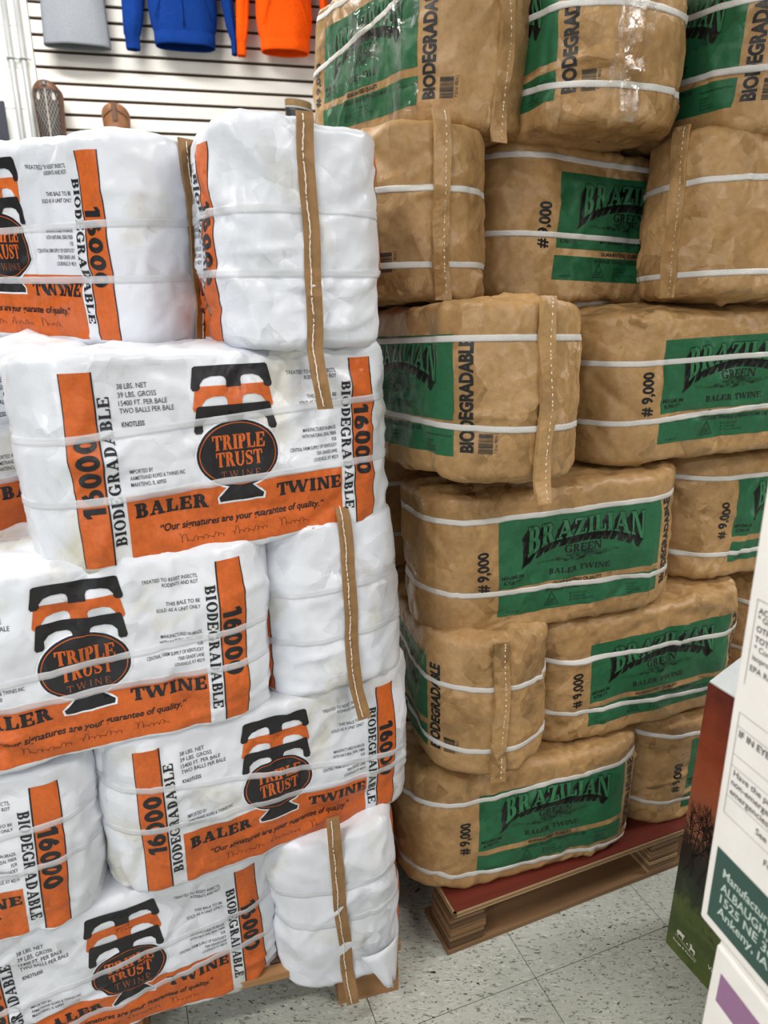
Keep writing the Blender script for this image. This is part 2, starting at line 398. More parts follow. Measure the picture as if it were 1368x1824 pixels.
# ---- white bag design, metres on the face
def ttop(F, cu, top, w, drop, tw=.010, bar=.014, stem=None):
    """one T bar of the stacked T logo: flared arms bending down at both ends"""
    for sg in (-1, 1):
        P = lambda x, y: (cu + sg*x, y)
        inner = [P(.010, top-bar), P(w*.55, top-bar), P(w*.72, top-bar-.003), P(w*.83, top-bar-.010), P(w-tw+.001, top-drop+.003), P(w-tw+.004, top-drop)]
        outer = [P(w+.001, top-drop), P(w+.003, top-drop+.004), P(w, top-bar), P(w-.002, top-.002), P(w-.005, top), P(0, top), P(0, top-bar)]
        F.poly(inner[::1] + outer if sg > 0 else (inner + outer)[::-1])
        F.poly([P(.010, top-bar+.002), P(.010, top-bar-.007), P(.0125, top-bar-.002), P(.017, top-bar)])
    if stem: F.rect(cu-.0105, stem, cu+.0105, top-.004)
def ellipse(cx, cy, a, b, n=44): return [(cx+a*math.cos(2*math.pi*k/n), cy+b*math.sin(2*math.pi*k/n)) for k in range(n)]
def script(F, x, y, w, h, seed, n):
    rg = random.Random(seed); pts = []
    for k in range(n*6):
        t = k/(n*6); e = h*(.35+.65*abs(math.sin(seed+k//6*2.3))) * (1.3 if k < 8 else .8)
        pts.append((x + w*t + .25*w/n*math.sin(k*1.05), y + e*.5*(1+math.sin(k*1.05*1.0+1.2))*(.5 if k % 12 < 6 and k > 8 else 1)))
    F.polys(stroke(pts, .0007))
def white_design():
    L = {n: Flat() for n in ('stripe_left', 'stripe_right', 'band', 'line0', 'line1', 'line2', 'line3', 'outline', 'logo', 'orange_bar', 'orange_text', 'dim_text', 'black_text', 'grey_text', 'signature')}
    L['stripe_left'].rect(-.215, .012, -.179, .262); L['stripe_right'].rect(.179, .012, .215, .262); L['band'].rect(-.157, .012, .157, .102)
    for k, (a, b) in enumerate(((-.2155, -.2145), (-.1805, -.1785), (.1785, .1805), (.2140, .2155))): L['line%d' % k].rect(a, .012, b, .262)
    L['black_text'].slab('16000', (-.2085, .080, -.183, .184), 90, gap=.08); L['black_text'].slab('16000', (.183, .086, .2085, .192), -90, gap=.08)
    L['black_text'].slab('BIODEGRADABLE', (-.1765, .037, -.1615, .231), 90, V=.24, T=.10, gap=.12); L['black_text'].slab('BIODEGRADABLE', (.1615, .035, .1765, .229), -90, V=.24, T=.10, gap=.12)
    kw = dict(V=.3, T=.13, s=.08, k=.13, gap=.09)
    L['black_text'].slab('BALER', (-.1475, .071, -.0495, .091), **kw); L['black_text'].slab('TWINE', (.0510, .072, .1540, .091), **kw)
    L['black_text'].sans_line('\u201cOur signatures are your guarantee of quality.\u201d', -.117, .0465, .0095, .125, .022, .22)
    g = L['grey_text']
    for t, b, r_ in (('38 LBS. NET', .2397, -.114), ('39 LBS. GROSS', .229, -.1035), ('15400 FT. PER BALE', .2187, -.091), ('TWO BALLS PER BALE', .209, -.083)): g.sans_line(t, -.151, b, .0064, r_, .004)
    g.sans_line('KNOTLESS', -.150, .192, .0062, -.1222, .018)
    for t, b, r_ in (('IMPORTED BY', .1315, -.119), ('AAMSTRAND ROPES & TWINES INC', .1227, -.077), ('MANTENO, IL 60950', .1142, -.104)): g.sans_line(t, -.1485, b, .0052, r_, .004)
    for t, b, l_ in (('TREATED TO RESIST INSECTS,', .2435, .080), ('RODENTS AND ROT', .2355, .106), ('THIS BALE TO BE', .2085, .1085), ('SOLD AS A UNIT ONLY', .1995, .0955), ('MANUFACTURED IN BRAZIL', .160, .098),
                     ('WITH NATURAL SISAL FIBER', .151, .096), ('FOR', .142, .1465), ('CENTRAL FARM SUPPLY OF KENTUCKY', .133, .0765), ('7500 GRADE LANE', .124, .118), ('LOUISVILLE, KY 40219', .115, .113)): g.sans_line(t, l_, b, .0052, .154, .004)
    cu, cv = -.0015, .141
    L['outline'].poly(ellipse(cu, cv, .0605, .0495)); foot = lambda e: [(cu-.031-e, .0755-e), (cu+.031+e, .0755-e), (cu+.0325+e, .082), (cu+.028+e*.4, .0855+e), (cu+.017+e, .087+e), (cu+.0115+e, .100), (cu-.0115-e, .100), (cu-.017-e, .087+e), (cu-.028-e*.4, .0855+e), (cu-.0325-e, .082)]
    L['outline'].poly(foot(.0028)); lg = L['logo']; lg.poly(foot(0)); lg.poly(ellipse(cu, cv, .058, .047))
    ttop(lg, cu, .262, .054, .032, stem=.233); ttop(L['orange_bar'], cu, .2355, .054, .033, tw=.0085, stem=.207); ttop(lg, cu, .2095, .0545, .037, stem=.180)
    L['orange_text'].polys(arcband(cu, cv, (.0545, .0437), (.0533, .0426), 0, 360, 48))
    kt = dict(V=.27, T=.10, s=.06, k=.09, gap=.06)
    L['orange_text'].slab('TRIPLE', (cu-.036, .1475, cu+.0385, .1685), **kt); L['orange_text'].slab('TRUST', (cu-.032, .1235, cu+.034, .1445), **kt)
    L['dim_text'].slab('TWINE', (cu-.026, .1075, cu+.029, .1175), V=.13, T=.07, s=.06, k=.06, gap=.55)
    for (x, w, n, sd) in ((-.094, .066, 9, 1.7), (-.020, .057, 8, 3.1), (.052, .05, 7, 5.2)): script(L['signature'], x, .026, w, .011, sd, n)
    return L
WHITE_MAT = dict(stripe_left=('orange_ink', .0004), stripe_right=('orange_ink', .0004), band=('orange_ink', .0004), line0=('black_ink', .0007), line1=('black_ink', .0007), line2=('black_ink', .0007), line3=('black_ink', .0007), outline=('white_ink', .0006), logo=('black_ink', .0009), orange_bar=('orange_ink', .0006),
                 orange_text=('orange_ink', .0012), dim_text=('dim_orange_ink', .0012), black_text=('black_ink', .0009), grey_text=('grey_ink', .0006), signature=('signature_ink', .0008))
WHITE_NAME = dict(stripe_left='stripe', stripe_right='stripe', band='band', line0='stripe_edging', line1='stripe_edging', line2='stripe_edging', line3='stripe_edging', outline='logo_outline', logo='logo', orange_bar='logo_bar', orange_text='logo_lettering', dim_text='logo_small_lettering', black_text='lettering', grey_text='small_lettering', signature='signatures')

# ---- brown bag design
def brown_design():
    L = {n: Flat() for n in ('panel', 'lower_panel', 'shadow', 'arch', 'text', 'tri')}
    L['panel'].rect(-.143, .097, .196, .229); L['lower_panel'].rect(-.143, .040, .196, .084)
    polys, w = slab_polys('BRAZILIAN', V=.26, T=.13, s=.07, k=.11, gap=.10); q = []
    sub = []
    for pl in polys:                                   # break long edges so the arch bends them
        n = []
        for a, b in zip(pl, pl[1:]+pl[:1]):
            k = max(1, int(math.hypot(b[0]-a[0], b[1]-a[1])/.3)); n += [(a[0]+(b[0]-a[0])*i/k, a[1]+(b[1]-a[1])*i/k) for i in range(k)]
        sub.append(n)
    def warp(p, dx=0, dy=0):
        t = p[0]/w; e = 1-(2*t-1)**2
        top = .2115 + .005*e; bot = .152 + .033*e**.8
        return (-.086 + t*.242 + dx, bot + p[1]*(top-bot) + dy)
    for pl in sub: L['arch'].poly([warp(p) for p in pl])
    for a in range(45, 405, 90):
        for pl in sub: L['shadow'].poly([warp(p, .0016*math.cos(R(a)), .0016*math.sin(R(a))) for p in pl])
    for k in (.14, .28, .42, .56, .70, .84, 1.0):
        for pl in sub: L['shadow'].poly([warp(p, -.0115*k, -.014*k*(1+.5*(1-2*min(p[0]/w, .5)))) for p in pl])
    t = L['text']
    kw = dict(V=.25, T=.11, s=.07, k=.09, gap=.09)
    t.slab('GREEN', (-.012, .151, .064, .167), **kw); t.slab('BALER TWINE', (-.040, .110, .084, .1215), **kw)
    rg = random.Random(4)
    for i in range(78):
        x = rg.gauss(.022, .034) if i > 6 else rg.uniform(-.066, .112); x = max(-.066, min(.113, x)); e = max(.0015, .0085*(1-abs(x-.022)/.1)); y = .1425 + .05*(x-.022)*.6 + rg.uniform(-e, e)
        t.polys(arcband(x, y, (.0042, .0020), (.0036, .0014), 0, 360, 10))
    t.sans('GUARANTEED QUALITY', (-.031, .0862, .071, .0945), bold=.026); t.sans('AVERAGE TENSILE STRENGTH 340 LBS', (-.046, .0745, .105, .0815), bold=.02)
    t.sans('MINIMUM', (-.138, .1155, -.094, .1232), bold=.016); t.sans('8,700 FT', (-.134, .1045, -.099, .1128), bold=.03)
    t.sans('BIODEGRADABLE', (.206, .047, .230, .222), 90, bold=.045); t.sans('# 9,000', (-.183, .095, -.158, .175), 90, bold=.034)
    A, B, D = (-.033, .0745), (-.048, .0470), (-.0175, .0470); ins = lambda p, k: (p[0]+(-.0328-p[0])*k, p[1]+(.056-p[1])*k)
    for k0, k1 in ((0, .14), (.2, .24)):
        for a, b in ((A, B), (B, D), (D, A)): L['tri'].poly([ins(a, k0), ins(b, k0), ins(b, k1), ins(a, k1)])
    L['tri'].sans('100%', (-.0385, .0555, -.0275, .0590), bold=.02); L['tri'].sans('SISAL', (-.0405, .0510, -.0255, .0545), bold=.02)
    for i, s_ in enumerate(('KNOTLESS', 'UNIFORM', 'FULLY TREATED')):
        y = .0635 - .0062*i; L['tri'].rect(.004, y-.0003, .0075, y+.0035); L['tri'].sans_line(s_, .0105, y, .0036, .0105+(.027, .024, .042)[i], .006)
    L['tri'].sans_line('38 LBS NET', -.126, .0455, .0036, -.098, .004)
    L['tri'].sans_line('Manufactured and packed in Brazil', .127, .0705, .0036, .192, .004)
    for i, s_ in enumerate(('Distributed by:', 'Cisma USA', '9090 Tumwood Dr', 'Raleigh IL 60004')): L['tri'].sans_line(s_, .127, .0605-.0052*i, .0036, .127+(.024, .018, .031, .033)[i], .004)
    b = 0.0; rg = random.Random(9); y = .047
    while y < .078:
        h = rg.choice((.0004, .0004, .0008, .0012)); t.rect(.2375, y, .2605, y+h); y += h + rg.choice((.0004, .0005, .0009))
    t.sans('7 25161 90016 2', (.2625, .048, .2675, .079), 90)
    return L
BROWN_MAT = dict(panel=('green_ink', .0004), lower_panel=('green_ink', .0004), shadow=('kraft_black_ink', .0007), arch=('letter_green_ink', .0010), text=('kraft_black_ink', .0007), tri=('deep_green_ink', .0007))
BROWN_NAME = dict(panel='panel', lower_panel='panel', shadow='lettering_shadow', arch='arched_lettering', text='lettering', tri='small_lettering')
# ------------------------------------------------------------------ twine bales
SHAPE = {'w': dict(L=.53, W=.235, H=.284, r=.080, e=.013), 'b': dict(L=.54, W=.246, H=.278, r=.112, e=.017)}
CELL = .0056
for s in SHAPE.values():
    s['a'] = s['L']/2 - s['r']; s['q'] = math.pi*s['r']/2; s['f'] = s['W'] - 2*s['r']
    s['per'] = 4*s['a'] + 4*s['q'] + 2*s['f']; s['uend'] = s['a'] + s['q'] + s['f']/2
    s['nu'] = 2*int(round(s['per']/CELL/2)); s['du'] = s['per']/s['nu']; s['nv'] = int(round(s['H']/CELL)); s['dv'] = s['H']/s['nv']
def plan(s, u):
    """plan outline at arc length u (0 = middle of the front, + to the right): point and outward normal"""
    u = (u + s['per']/2) % s['per'] - s['per']/2; sg = np.where(u >= 0, 1.0, -1.0); u = np.abs(u); a, q, f, r_ = s['a'], s['q'], s['f'], s['r']
    t1 = np.clip((u-a)/r_, 0, math.pi/2); t2 = np.clip((u-a-q-f)/r_, 0, math.pi/2)
    x = np.minimum(u, a) + r_*np.sin(t1) - r_*(1-np.cos(t2)) - np.maximum(0, u-a-2*q-f)
    y = -s['W']/2 + r_*(1-np.cos(t1)) + np.clip(u-a-q, 0, f) + r_*np.sin(t2)
    an = t1 + t2
    return sg*x, y, sg*np.sin(an), -np.cos(an)
def slice_flat(F, s):
    bm = bmesh.new(); vv = [bm.verts.new((x, y, 0)) for x, y in F.v]
    for f in F.f:
        try: bm.faces.new([vv[i] for i in f])
        except ValueError: pass
    bmesh.ops.triangulate(bm, faces=bm.faces[:])
    du, dv = s['du'], s['dv']; u0 = -s['per']/2
    xs = [v.co.x for v in bm.verts]; ys = [v.co.y for v in bm.verts]
    i0, i1 = math.floor((min(xs)-u0)/du), math.ceil((max(xs)-u0)/du); j0, j1 = math.floor(min(ys)/dv), math.ceil(max(ys)/dv)
    def cut(co, no): bmesh.ops.bisect_plane(bm, geom=bm.verts[:]+bm.edges[:]+bm.faces[:], dist=1e-7, plane_co=co, plane_no=no)
    for i in range(i0+1, i1): cut((u0+i*du, 0, 0), (1, 0, 0))
    for j in range(j0+1, j1): cut((0, j*dv, 0), (0, 1, 0))
    for k in range(i0-j1, i1-j0+1): cut((u0+k*du, 0, 0), (1/du, -1/dv, 0))
    bmesh.ops.triangulate(bm, faces=bm.faces[:])
    bm.verts.index_update(); uv = np.array([(v.co.x, v.co.y) for v in bm.verts]); tr_ = np.array([[v.index for v in f.verts] for f in bm.faces])
    a, b, c = uv[tr_[:, 0]], uv[tr_[:, 1]], uv[tr_[:, 2]]; ar = (b[:, 0]-a[:, 0])*(c[:, 1]-a[:, 1]) - (b[:, 1]-a[:, 1])*(c[:, 0]-a[:, 0])
    tr_[ar < 0] = tr_[ar < 0][:, ::-1]; tr_ = tr_[np.abs(ar) > 1e-12]
    bm.free(); return uv, tr_
DESIGN = {'w': {k: slice_flat(F, SHAPE['w']) for k, F in white_design().items()}, 'b': {k: slice_flat(F, SHAPE['b']) for k, F in brown_design().items()}}
KC = 13
class Bale: pass
def shape_bale(t, seed, straps, sag=None, rough=1.0):
    s = SHAPE[t]; rg = np.random.RandomState(seed); H, nu, nv = s['H'], s['nu'], s['nv']
    u = -s['per']/2 + np.arange(nu)*s['du']; x, y, nx, ny = plan(s, u); v = np.arange(nv+1)*s['dv']; e = s['e']
    t_ = np.clip((np.abs(v-H/2)-(H/2-e))/e, 0, 1); inset = e*(1-np.sqrt(np.maximum(0, 1-t_**2)))
    bul = (.006 if t == 'w' else .005)*(1-((v-H/2)/(H/2))**2) - inset
    rows = []
    side = np.stack([x[None]+nx[None]*bul[:, None], y[None]+ny[None]*bul[:, None], np.repeat(v[:, None], nu, 1)], 2)
    def cap(rim, z0, sgn):
        out_ = []
        for k in range(1, KC+1):
            f = k/KC; mx_ = np.clip(rim[:, 0], -s['a'], s['a']); p = np.stack([rim[:, 0]+(mx_-rim[:, 0])*f, rim[:, 1]*(1-f), np.full(nu, z0+sgn*.006*math.sin(f*math.pi/2))], 1); out_.append(p)
        return out_
    top, bot = cap(side[-1], H, 1), cap(side[0], 0, -1)
    G = np.array(bot[::-1] + list(side) + top); nr = len(G)
    # normals of the smooth form
    def normals(G):
        a = np.roll(G, -1, 1) - np.roll(G, 1, 1); b = np.empty_like(G); b[1:-1] = G[2:]-G[:-2]; b[0] = G[1]-G[0]; b[-1] = G[-1]-G[-2]
        n = np.cross(a, b); l = np.linalg.norm(n, axis=2, keepdims=True); n = n/np.maximum(l, 1e-12); n[0] = (0, 0, -1); n[-1] = (0, 0, 1); return n
    N = normals(G); p = G.reshape(-1, 3); off = rg.uniform(-40, 40, 3)
    vv = np.clip(p[:, 2], 0, H); rim = np.exp(-((np.minimum(vv, H-vv))/.028)**2)
    inner = np.zeros((nr, nu)); inner[:KC] = (KC-np.arange(KC))[:, None]/KC; inner[-KC:] = (np.arange(KC)+1)[:, None]/KC; inner = inner.ravel()
    q = p + off; warp = np.stack([perlin(q*9+7), perlin(q*9+31), perlin(q*9+77)], 1)*.03
    d = .0045*perlin(q*5.5) + .0030*perlin(q*13+3)
    # folds: ridged noise stretched along a different slant in each half of the bag
    def slant(ang, st):
        c_, s_ = math.cos(ang), math.sin(ang); h = np.where(np.abs(p[:, 1]) < s['W']*.36, p[:, 1], p[:, 0]) if False else p[:, 0]+p[:, 1]
        a_ = h*c_+p[:, 2]*s_; b_ = -h*s_+p[:, 2]*c_; return np.stack([a_*st, b_, (p[:, 0]-p[:, 1])*.6], 1) + off[None]
    A1, A2, A3 = (.018, .009, .0030) if t == 'w' else (.015, .007, .0020)
    env = np.clip(.55+1.5*perlin(q*5+21), .25, 1.5); env2 = np.clip(.55+1.5*perlin(q*5+61), .2, 1.5)
    d += A1*env*(.25-np.abs(perlin(slant(rg.uniform(-.9, -.3), .45)*13 + warp*8)))
    d += A2*env2*(.25-np.abs(perlin(slant(rg.uniform(.3, 1.2), .45)*24 + warp*10)))
    d += A3*(.25-np.abs(perlin((q+warp)*44+50)))
    d += rim*(.0055*perlin(q*16+9) + .004*(.3-np.abs(perlin((q+warp)*20+70))))
    for k in range(90 if t == 'w' else 80):                # sharp fold lines
        c = p[rg.randint(len(p))]; n1 = rg.normal(size=3)
        if rg.rand() < .5: n1 = np.array([rg.normal()*.35, rg.normal()*.35, 1.0]) if rg.rand() < .4 else np.array([rg.normal(), rg.normal(), rg.normal()*.3])
        n1 /= np.linalg.norm(n1); r_ = p-c; dd = (r_**2).sum(1); w_ = rg.uniform(.007, .017); tt = np.abs(r_@n1); L_ = rg.uniform(.03, .09)
        d += rg.choice((1, 1, -1))*rg.uniform(.0025, .0062)*np.maximum(0, 1-tt/w_)*np.exp(-dd/L_**2)
    # crumpled facets: sharp ridges where neighbouring folds meet
    for npt, amp in (((110, .12),) if t == 'w' else ((110, .09),)):
        c = p[rg.randint(len(p), size=npt)] + rg.normal(size=(npt, 3))*.008; pw = p + warp*.5; best = np.full(len(p), 9.0)
        for k in range(0, npt, 55): best = np.minimum(best, np.sqrt(((pw[:, None]-c[None, k:k+55])**2).sum(2)).min(1))
        d += amp*(best-best.mean())*np.clip(.45+1.6*perlin(q*6+npt), .12, 1.3)
    d = (d-d.mean())*rough
    U = np.tile(u, nr); X = p[:, 0]
    for (vl, vr) in straps:
        vs_ = (vl+vr)/2 + (vr-vl)/2*X/(s['L']/2); dv = p[:, 2]-vs_; on = (inner == 0)
        d += on*(-(.0012 if t == 'w' else .0020)*np.exp(-(dv/.010)**2) + .0044*(1-2*np.abs(np.sin(U/.0092 + 2.2*perlin(q*9) + dv*14)))*np.maximum(0, perlin(q*10+11)+.25)*np.exp(-np.abs(dv)/.022)*(1-np.exp(-(dv/.007)**2)))
    G2 = G + N*d.reshape(nr, nu, 1)
    # a crease line in the top and bottom gussets
    if sag:
        sx, amt = sag
        if sx == 0: w_ = np.clip(-G2[..., 1]/(s['W']/2), 0, 1)*np.clip(1-1.4*G2[..., 2]/H, 0, 1)
        else: w_ = np.clip((G2[..., 0]*sx)/(s['L']/2), 0, 1)**2*np.clip(1-G2[..., 2]/H, 0, 1); G2[..., 2] -= amt*w_
    B = Bale(); B.t = t; B.s = s; B.G = G2; B.N = normals(G2); B.S = G2[KC:KC+nv+1]; B.SN = B.N[KC:KC+nv+1]; B.straps = straps; B.seed = seed
    return B
def mapuv(B, uv, off):
    s = B.s; nu, nv = s['nu'], s['nv']; a = (uv[:, 0]+s['per']/2)/s['du']; b = np.clip(uv[:, 1]/s['dv'], 0, nv-1e-6)
    i = np.floor(a+1e-9).astype(int); j = np.minimum(np.floor(b+1e-9).astype(int), nv-1); fa = np.clip(a-i, 0, 1)[:, None]; fb = np.clip(b-j, 0, 1)[:, None]; i0, i1 = i % nu, (i+1) % nu
    def it(A):
        p00, p10, p01, p11 = A[j, i0], A[j, i1], A[j+1, i0], A[j+1, i1]
        return np.where(fa >= fb, p00+fa*(p10-p00)+fb*(p11-p10), p00+fb*(p01-p00)+fa*(p11-p01))
    n = it(B.SN); n /= np.linalg.norm(n, axis=1, keepdims=True)
    o = off[:, None] if hasattr(off, '__len__') else off
    return it(B.S) + n*o, n
def np_mesh(name, co, tris, nrm=None, smooth=True):
    me = bpy.data.meshes.new(name); me.from_pydata(co.tolist(), [], tris.tolist() if hasattr(tris, 'tolist') else tris)
    if smooth: me.polygons.foreach_set('use_smooth', [True]*len(me.polygons))
    me.update()
    if nrm is not None: me.normals_split_custom_set_from_vertices(nrm.tolist())
    return me
def bag_mesh(B):
    G = B.G; nr, nu = G.shape[:2]; idx = np.arange(nr*nu).reshape(nr, nu); a = idx[:-1]; b = np.roll(idx, -1, 1)[:-1]; c = np.roll(idx, -1, 1)[1:]; d = idx[1:]
    tr_ = np.concatenate([np.stack([a, b, c], 2).reshape(-1, 3), np.stack([a, c, d], 2).reshape(-1, 3)])
    return np_mesh('bag', G.reshape(-1, 3), tr_)
def band_mesh(B, vl, vr, wd_, off):
    s = B.s; u = -s['per']/2 + np.arange(s['nu'])*s['du']; x, y, nx, ny = plan(s, u); vc = (vl+vr)/2 + (vr-vl)/2*x/(s['L']/2); rows = []
    vc = vc + .0012*np.sin(u*9+B.seed)
    for dv, o in ((-.5, .0002), (-.485, off), (-.16, off*1.03), (.16, off*1.03), (.485, off), (.5, .0002)):
        rows.append(mapuv(B, np.stack([u, vc+dv*wd_], 1), o)[0])
    P = np.array(rows); nr, nu = P.shape[:2]; idx = np.arange(nr*nu).reshape(nr, nu); a = idx[:-1]; b = np.roll(idx, -1, 1)[:-1]; c = np.roll(idx, -1, 1)[1:]; d = idx[1:]
    return np_mesh('strap', P.reshape(-1, 3), np.stack([a, b, c, d], 2).reshape(-1, 4))
def path_pts(B, u0, z_top, z_bot, off, amp, step=.009):
    """line down the end of a bag; beyond the bag it stands up or hangs free"""
    s = B.s; H = s['H']; n = int((z_top-z_bot)/step)+1; out_ = []
    for k in range(n+1):
        z = z_top + (z_bot-z_top)*k/n; zc = min(max(z, .03), H-.03)
        uu = u0 + amp*(math.sin(z*21+B.seed) + .5*math.sin(z*47+B.seed*2.1)); pp = sum(mapuv(B, np.array([[uu+a, min(max(zc+b, .03), H-.03)]]), off)[0] for a in (-.008, 0, .008) for b in (-.014, 0, .014))/9
        p = Vector(pp[0]); x, y, nx, ny = plan(s, np.array([u0])); n_ = Vector((float(nx[0]), float(ny[0]), 0)); p.z = z
        if z > H: p -= n_*(z-H)*.35
        if z < 0: p += n_*min(.012, -z*.25) + Vector((-n_.y, n_.x, 0))*(-z)*.10*math.sin(B.seed*1.7)
        out_.append((p, Vector((-n_.y, n_.x, 0)), n_))
    return out_
def strip(pts, hw0, hw1, th, twist=0.0):
    """flat folded strip along a path: hw0/hw1 half widths to either side, thickness th"""
    mb = MB(); ring = []
    for k, (p, sd, n_) in enumerate(pts):
        w = twist*math.sin(k*.55)
        ring.append([p-sd*hw0, p-sd*hw0*.96+n_*(th*(1+w)), p+n_*th*.85, p+sd*hw1*.96+n_*(th*(1-w)), p+sd*hw1])
    mb.grid(ring); c = len(ring[0]); mb.f = [f[::-1] for f in mb.f]
    b = [(i*c, i*c+c-1) for i in range(len(ring))]
    for (a0, a1), (b0, b1) in zip(b, b[1:]): mb.f.append((a0, a1, b1, b0))
    mb.f.append(tuple(range(c))); mb.f.append(tuple(range((len(ring)-1)*c, len(ring)*c))[::-1])
    return mb
def seam(B, parent, side, top, tail, wide=1.0):
    s = B.s; H = s['H']; u0 = side*s['uend']
    if B.t == 'w':
        pts = path_pts(B, u0, H+top, -tail, .002, .0016)
        tp = strip(pts, .0115*wide, .0115*wide, .0022, .25).build('seam_tape', 'seam_paper', parent)
        mb = MB(); line = path_pts(B, u0, H+top-.004, -tail+.004, .002, .0016, .0035)
        mb.tube([p + n_*.0030 + sd*(-.0035+.0004*math.sin(k*1.9)+.0007*math.sin(k*.37)) for k, (p, sd, n_) in enumerate(line)], [.0009+.0003*(k % 2 == 0) for k in range(len(line))], 5)
        mb.build('stitching', 'thread', tp, True)
    else:
        pts = path_pts(B, u0, H+top, -tail, .001, .0020)
        tp = strip(pts, .019, .011, .0058, .35).build('seam_flap', 'kraft_bag', parent)
        mb = MB(); line = path_pts(B, u0, H+top-.003, -tail+.004, .001, .0020, .0055)
        for k in range(len(line)-1):
            (p, sd, n_), (p2, sd2, n2) = line[k], line[k+1]
            if k % 2 == 0 or k % 7 == 1: mb.tube([p+n_*.0046+sd*.002, p.lerp(p2, .5)+n_*.0054+sd*.002, p2+n_*.0046+sd*.002], .0009, 5)
        mb.build('stitching', 'thread', tp, True)
def patch(B, u0, u1, v0, v1, off, lean=0.0, amp=.0):
    nu_ = max(3, int(abs(u1-u0)/.006)); nv_ = max(3, int((v1-v0)/.006)); uv = []; of = []
    for j in range(nv_+1):
        for i in range(nu_+1):
            a, b = i/nu_, j/nv_; uv.append((u0+(u1-u0)*a+lean*b, v0+(v1-v0)*b)); of.append(off+amp*math.sin(a*19+b*5)*math.sin(b*13+a*3))
    co, n = mapuv(B, np.array(uv), np.array(of)); c = nu_+1
    f = np.array([(j*c+i, j*c+i+1, (j+1)*c+i+1, (j+1)*c+i) for j in range(nv_) for i in range(nu_)])
    return np_mesh('film', co, f)
def pose(p, H):
    x, y, z, yaw, pit, rol = p; Rm = Matrix.Rotation(R(yaw), 4, 'Z') @ Matrix.Rotation(R(pit), 4, 'X') @ Matrix.Rotation(R(rol), 4, 'Y')
    h = Matrix.Translation((0, 0, H/2)); return Matrix.Translation((x, y, z)) @ h @ Rm @ h.inverted()
def bale(t, p, label, group, straps, seed, seams=(), front=True, back=False, sag=None, films=(), rough=1.0):
    B = shape_bale(t, seed, straps, sag, rough); s = B.s
    root = empty('twine_bale', mtx=pose(p, s['H'])); tag(root, label, 'twine bale', group)
    bg = link('bag', bag_mesh(B), 'white_bag' if t == 'w' else 'kraft_bag', root)
    mats, names = (WHITE_MAT, WHITE_NAME) if t == 'w' else (BROWN_MAT, BROWN_NAME)
    for k in range(2):
        if not (front, back)[k]: continue
        for ln_, (uv, tr_) in DESIGN[t].items():
            mt, off = mats[ln_]; co, n = mapuv(B, uv + np.array([k*s['per']/2, 0]), off)
            link(names[ln_], np_mesh(names[ln_], co, tr_, n), mt, bg)
    for (vl, vr) in straps: link('strap', band_mesh(B, vl, vr, .0105 if t == 'w' else .0100, .0015), 'clear_strap' if t == 'w' else 'white_strap', root)
    for sm_ in seams: seam(B, root, *sm_)
    for (nm, u0, u1, v0, v1, lean, amp) in films: link(nm, patch(B, u0, u1, v0, v1, .0042, lean, amp), 'clear_film', root)
    B.root = root
    return B
def torn_corner(B, u0, u1, drop):
    """loose ripped corner of the bag hanging below its bottom edge"""
    mb = MB(); rows = []
    for j in range(7):
        t_ = j/6; r_ = []
        for i in range(7):
            a = i/6; uu = u0+(u1-u0)*(a*(1-t_*.75)+t_*.55); base_, n_ = mapuv(B, np.array([[uu, .022]]), .003); p_ = Vector(base_[0]); nn = Vector(n_[0]); nn.z = 0; nn.normalize()
            z = .026-(drop+.026)*t_ + .004*math.sin(i*2.1+j)*t_; r_.append((p_.x+nn.x*(.004+.006*math.sin(a*6)*t_), p_.y+nn.y*(.004+.006*math.sin(a*6)*t_), z))
        rows.append(r_)
    mb.grid(rows); o = mb.build('torn_corner', 'white_bag', B.root, True); md = o.modifiers.new('thickness', 'SOLIDIFY'); md.thickness = .0015
# ------------------------------------------------------------------ setting
def Rz(a, x, y): c, s_ = math.cos(a), math.sin(a); return (c*x - s_*y, s_*x + c*y)
# floor: one slab with single tiles proud of the joint bed
TILE, TANG, TORG = .3235, R(21.0), (.298, 1.024)
mb = MB(); mb.box(-7, -6, -.06, 7, 7.5, -.0012); fl = mb.build('floor', 'tile_joint'); tag(fl, 'speckled pale grey vinyl tile floor of the shop', kind='structure')
tb = MB(); g = .0008; tb.box(g, g, -.0011, TILE-g, TILE-g, 0.0); tme = tb.mesh('tile'); tme.materials.append(M['vinyl_tile'])
near = []; far = MB()
for i in range(-24, 26):
    for j in range(-22, 26):
        x, y = Rz(TANG, i*TILE, j*TILE); x += TORG[0]; y += TORG[1]; cx, cy = x+.13, y+.2
        if abs(cx) > 6.6 or cy < -5.6 or cy > 7.1: continue
        if -1.1 < cx < 1.9 and .55 < cy < 3.0:
            o = bpy.data.objects.new('tile', tme); C.objects.link(o); o.location = (x, y, 0); o.rotation_euler = (0, 0, TANG); o.parent = fl
        else:
            c = [Rz(TANG, a, b) for a, b in ((g, g), (TILE-g, g), (TILE-g, TILE-g), (g, TILE-g))]; far.add([(x+a, y+b, 0) for a, b in c], [(0, 1, 2, 3)])
tag(far.build('far_tiles', 'vinyl_tile', fl), kind='stuff')
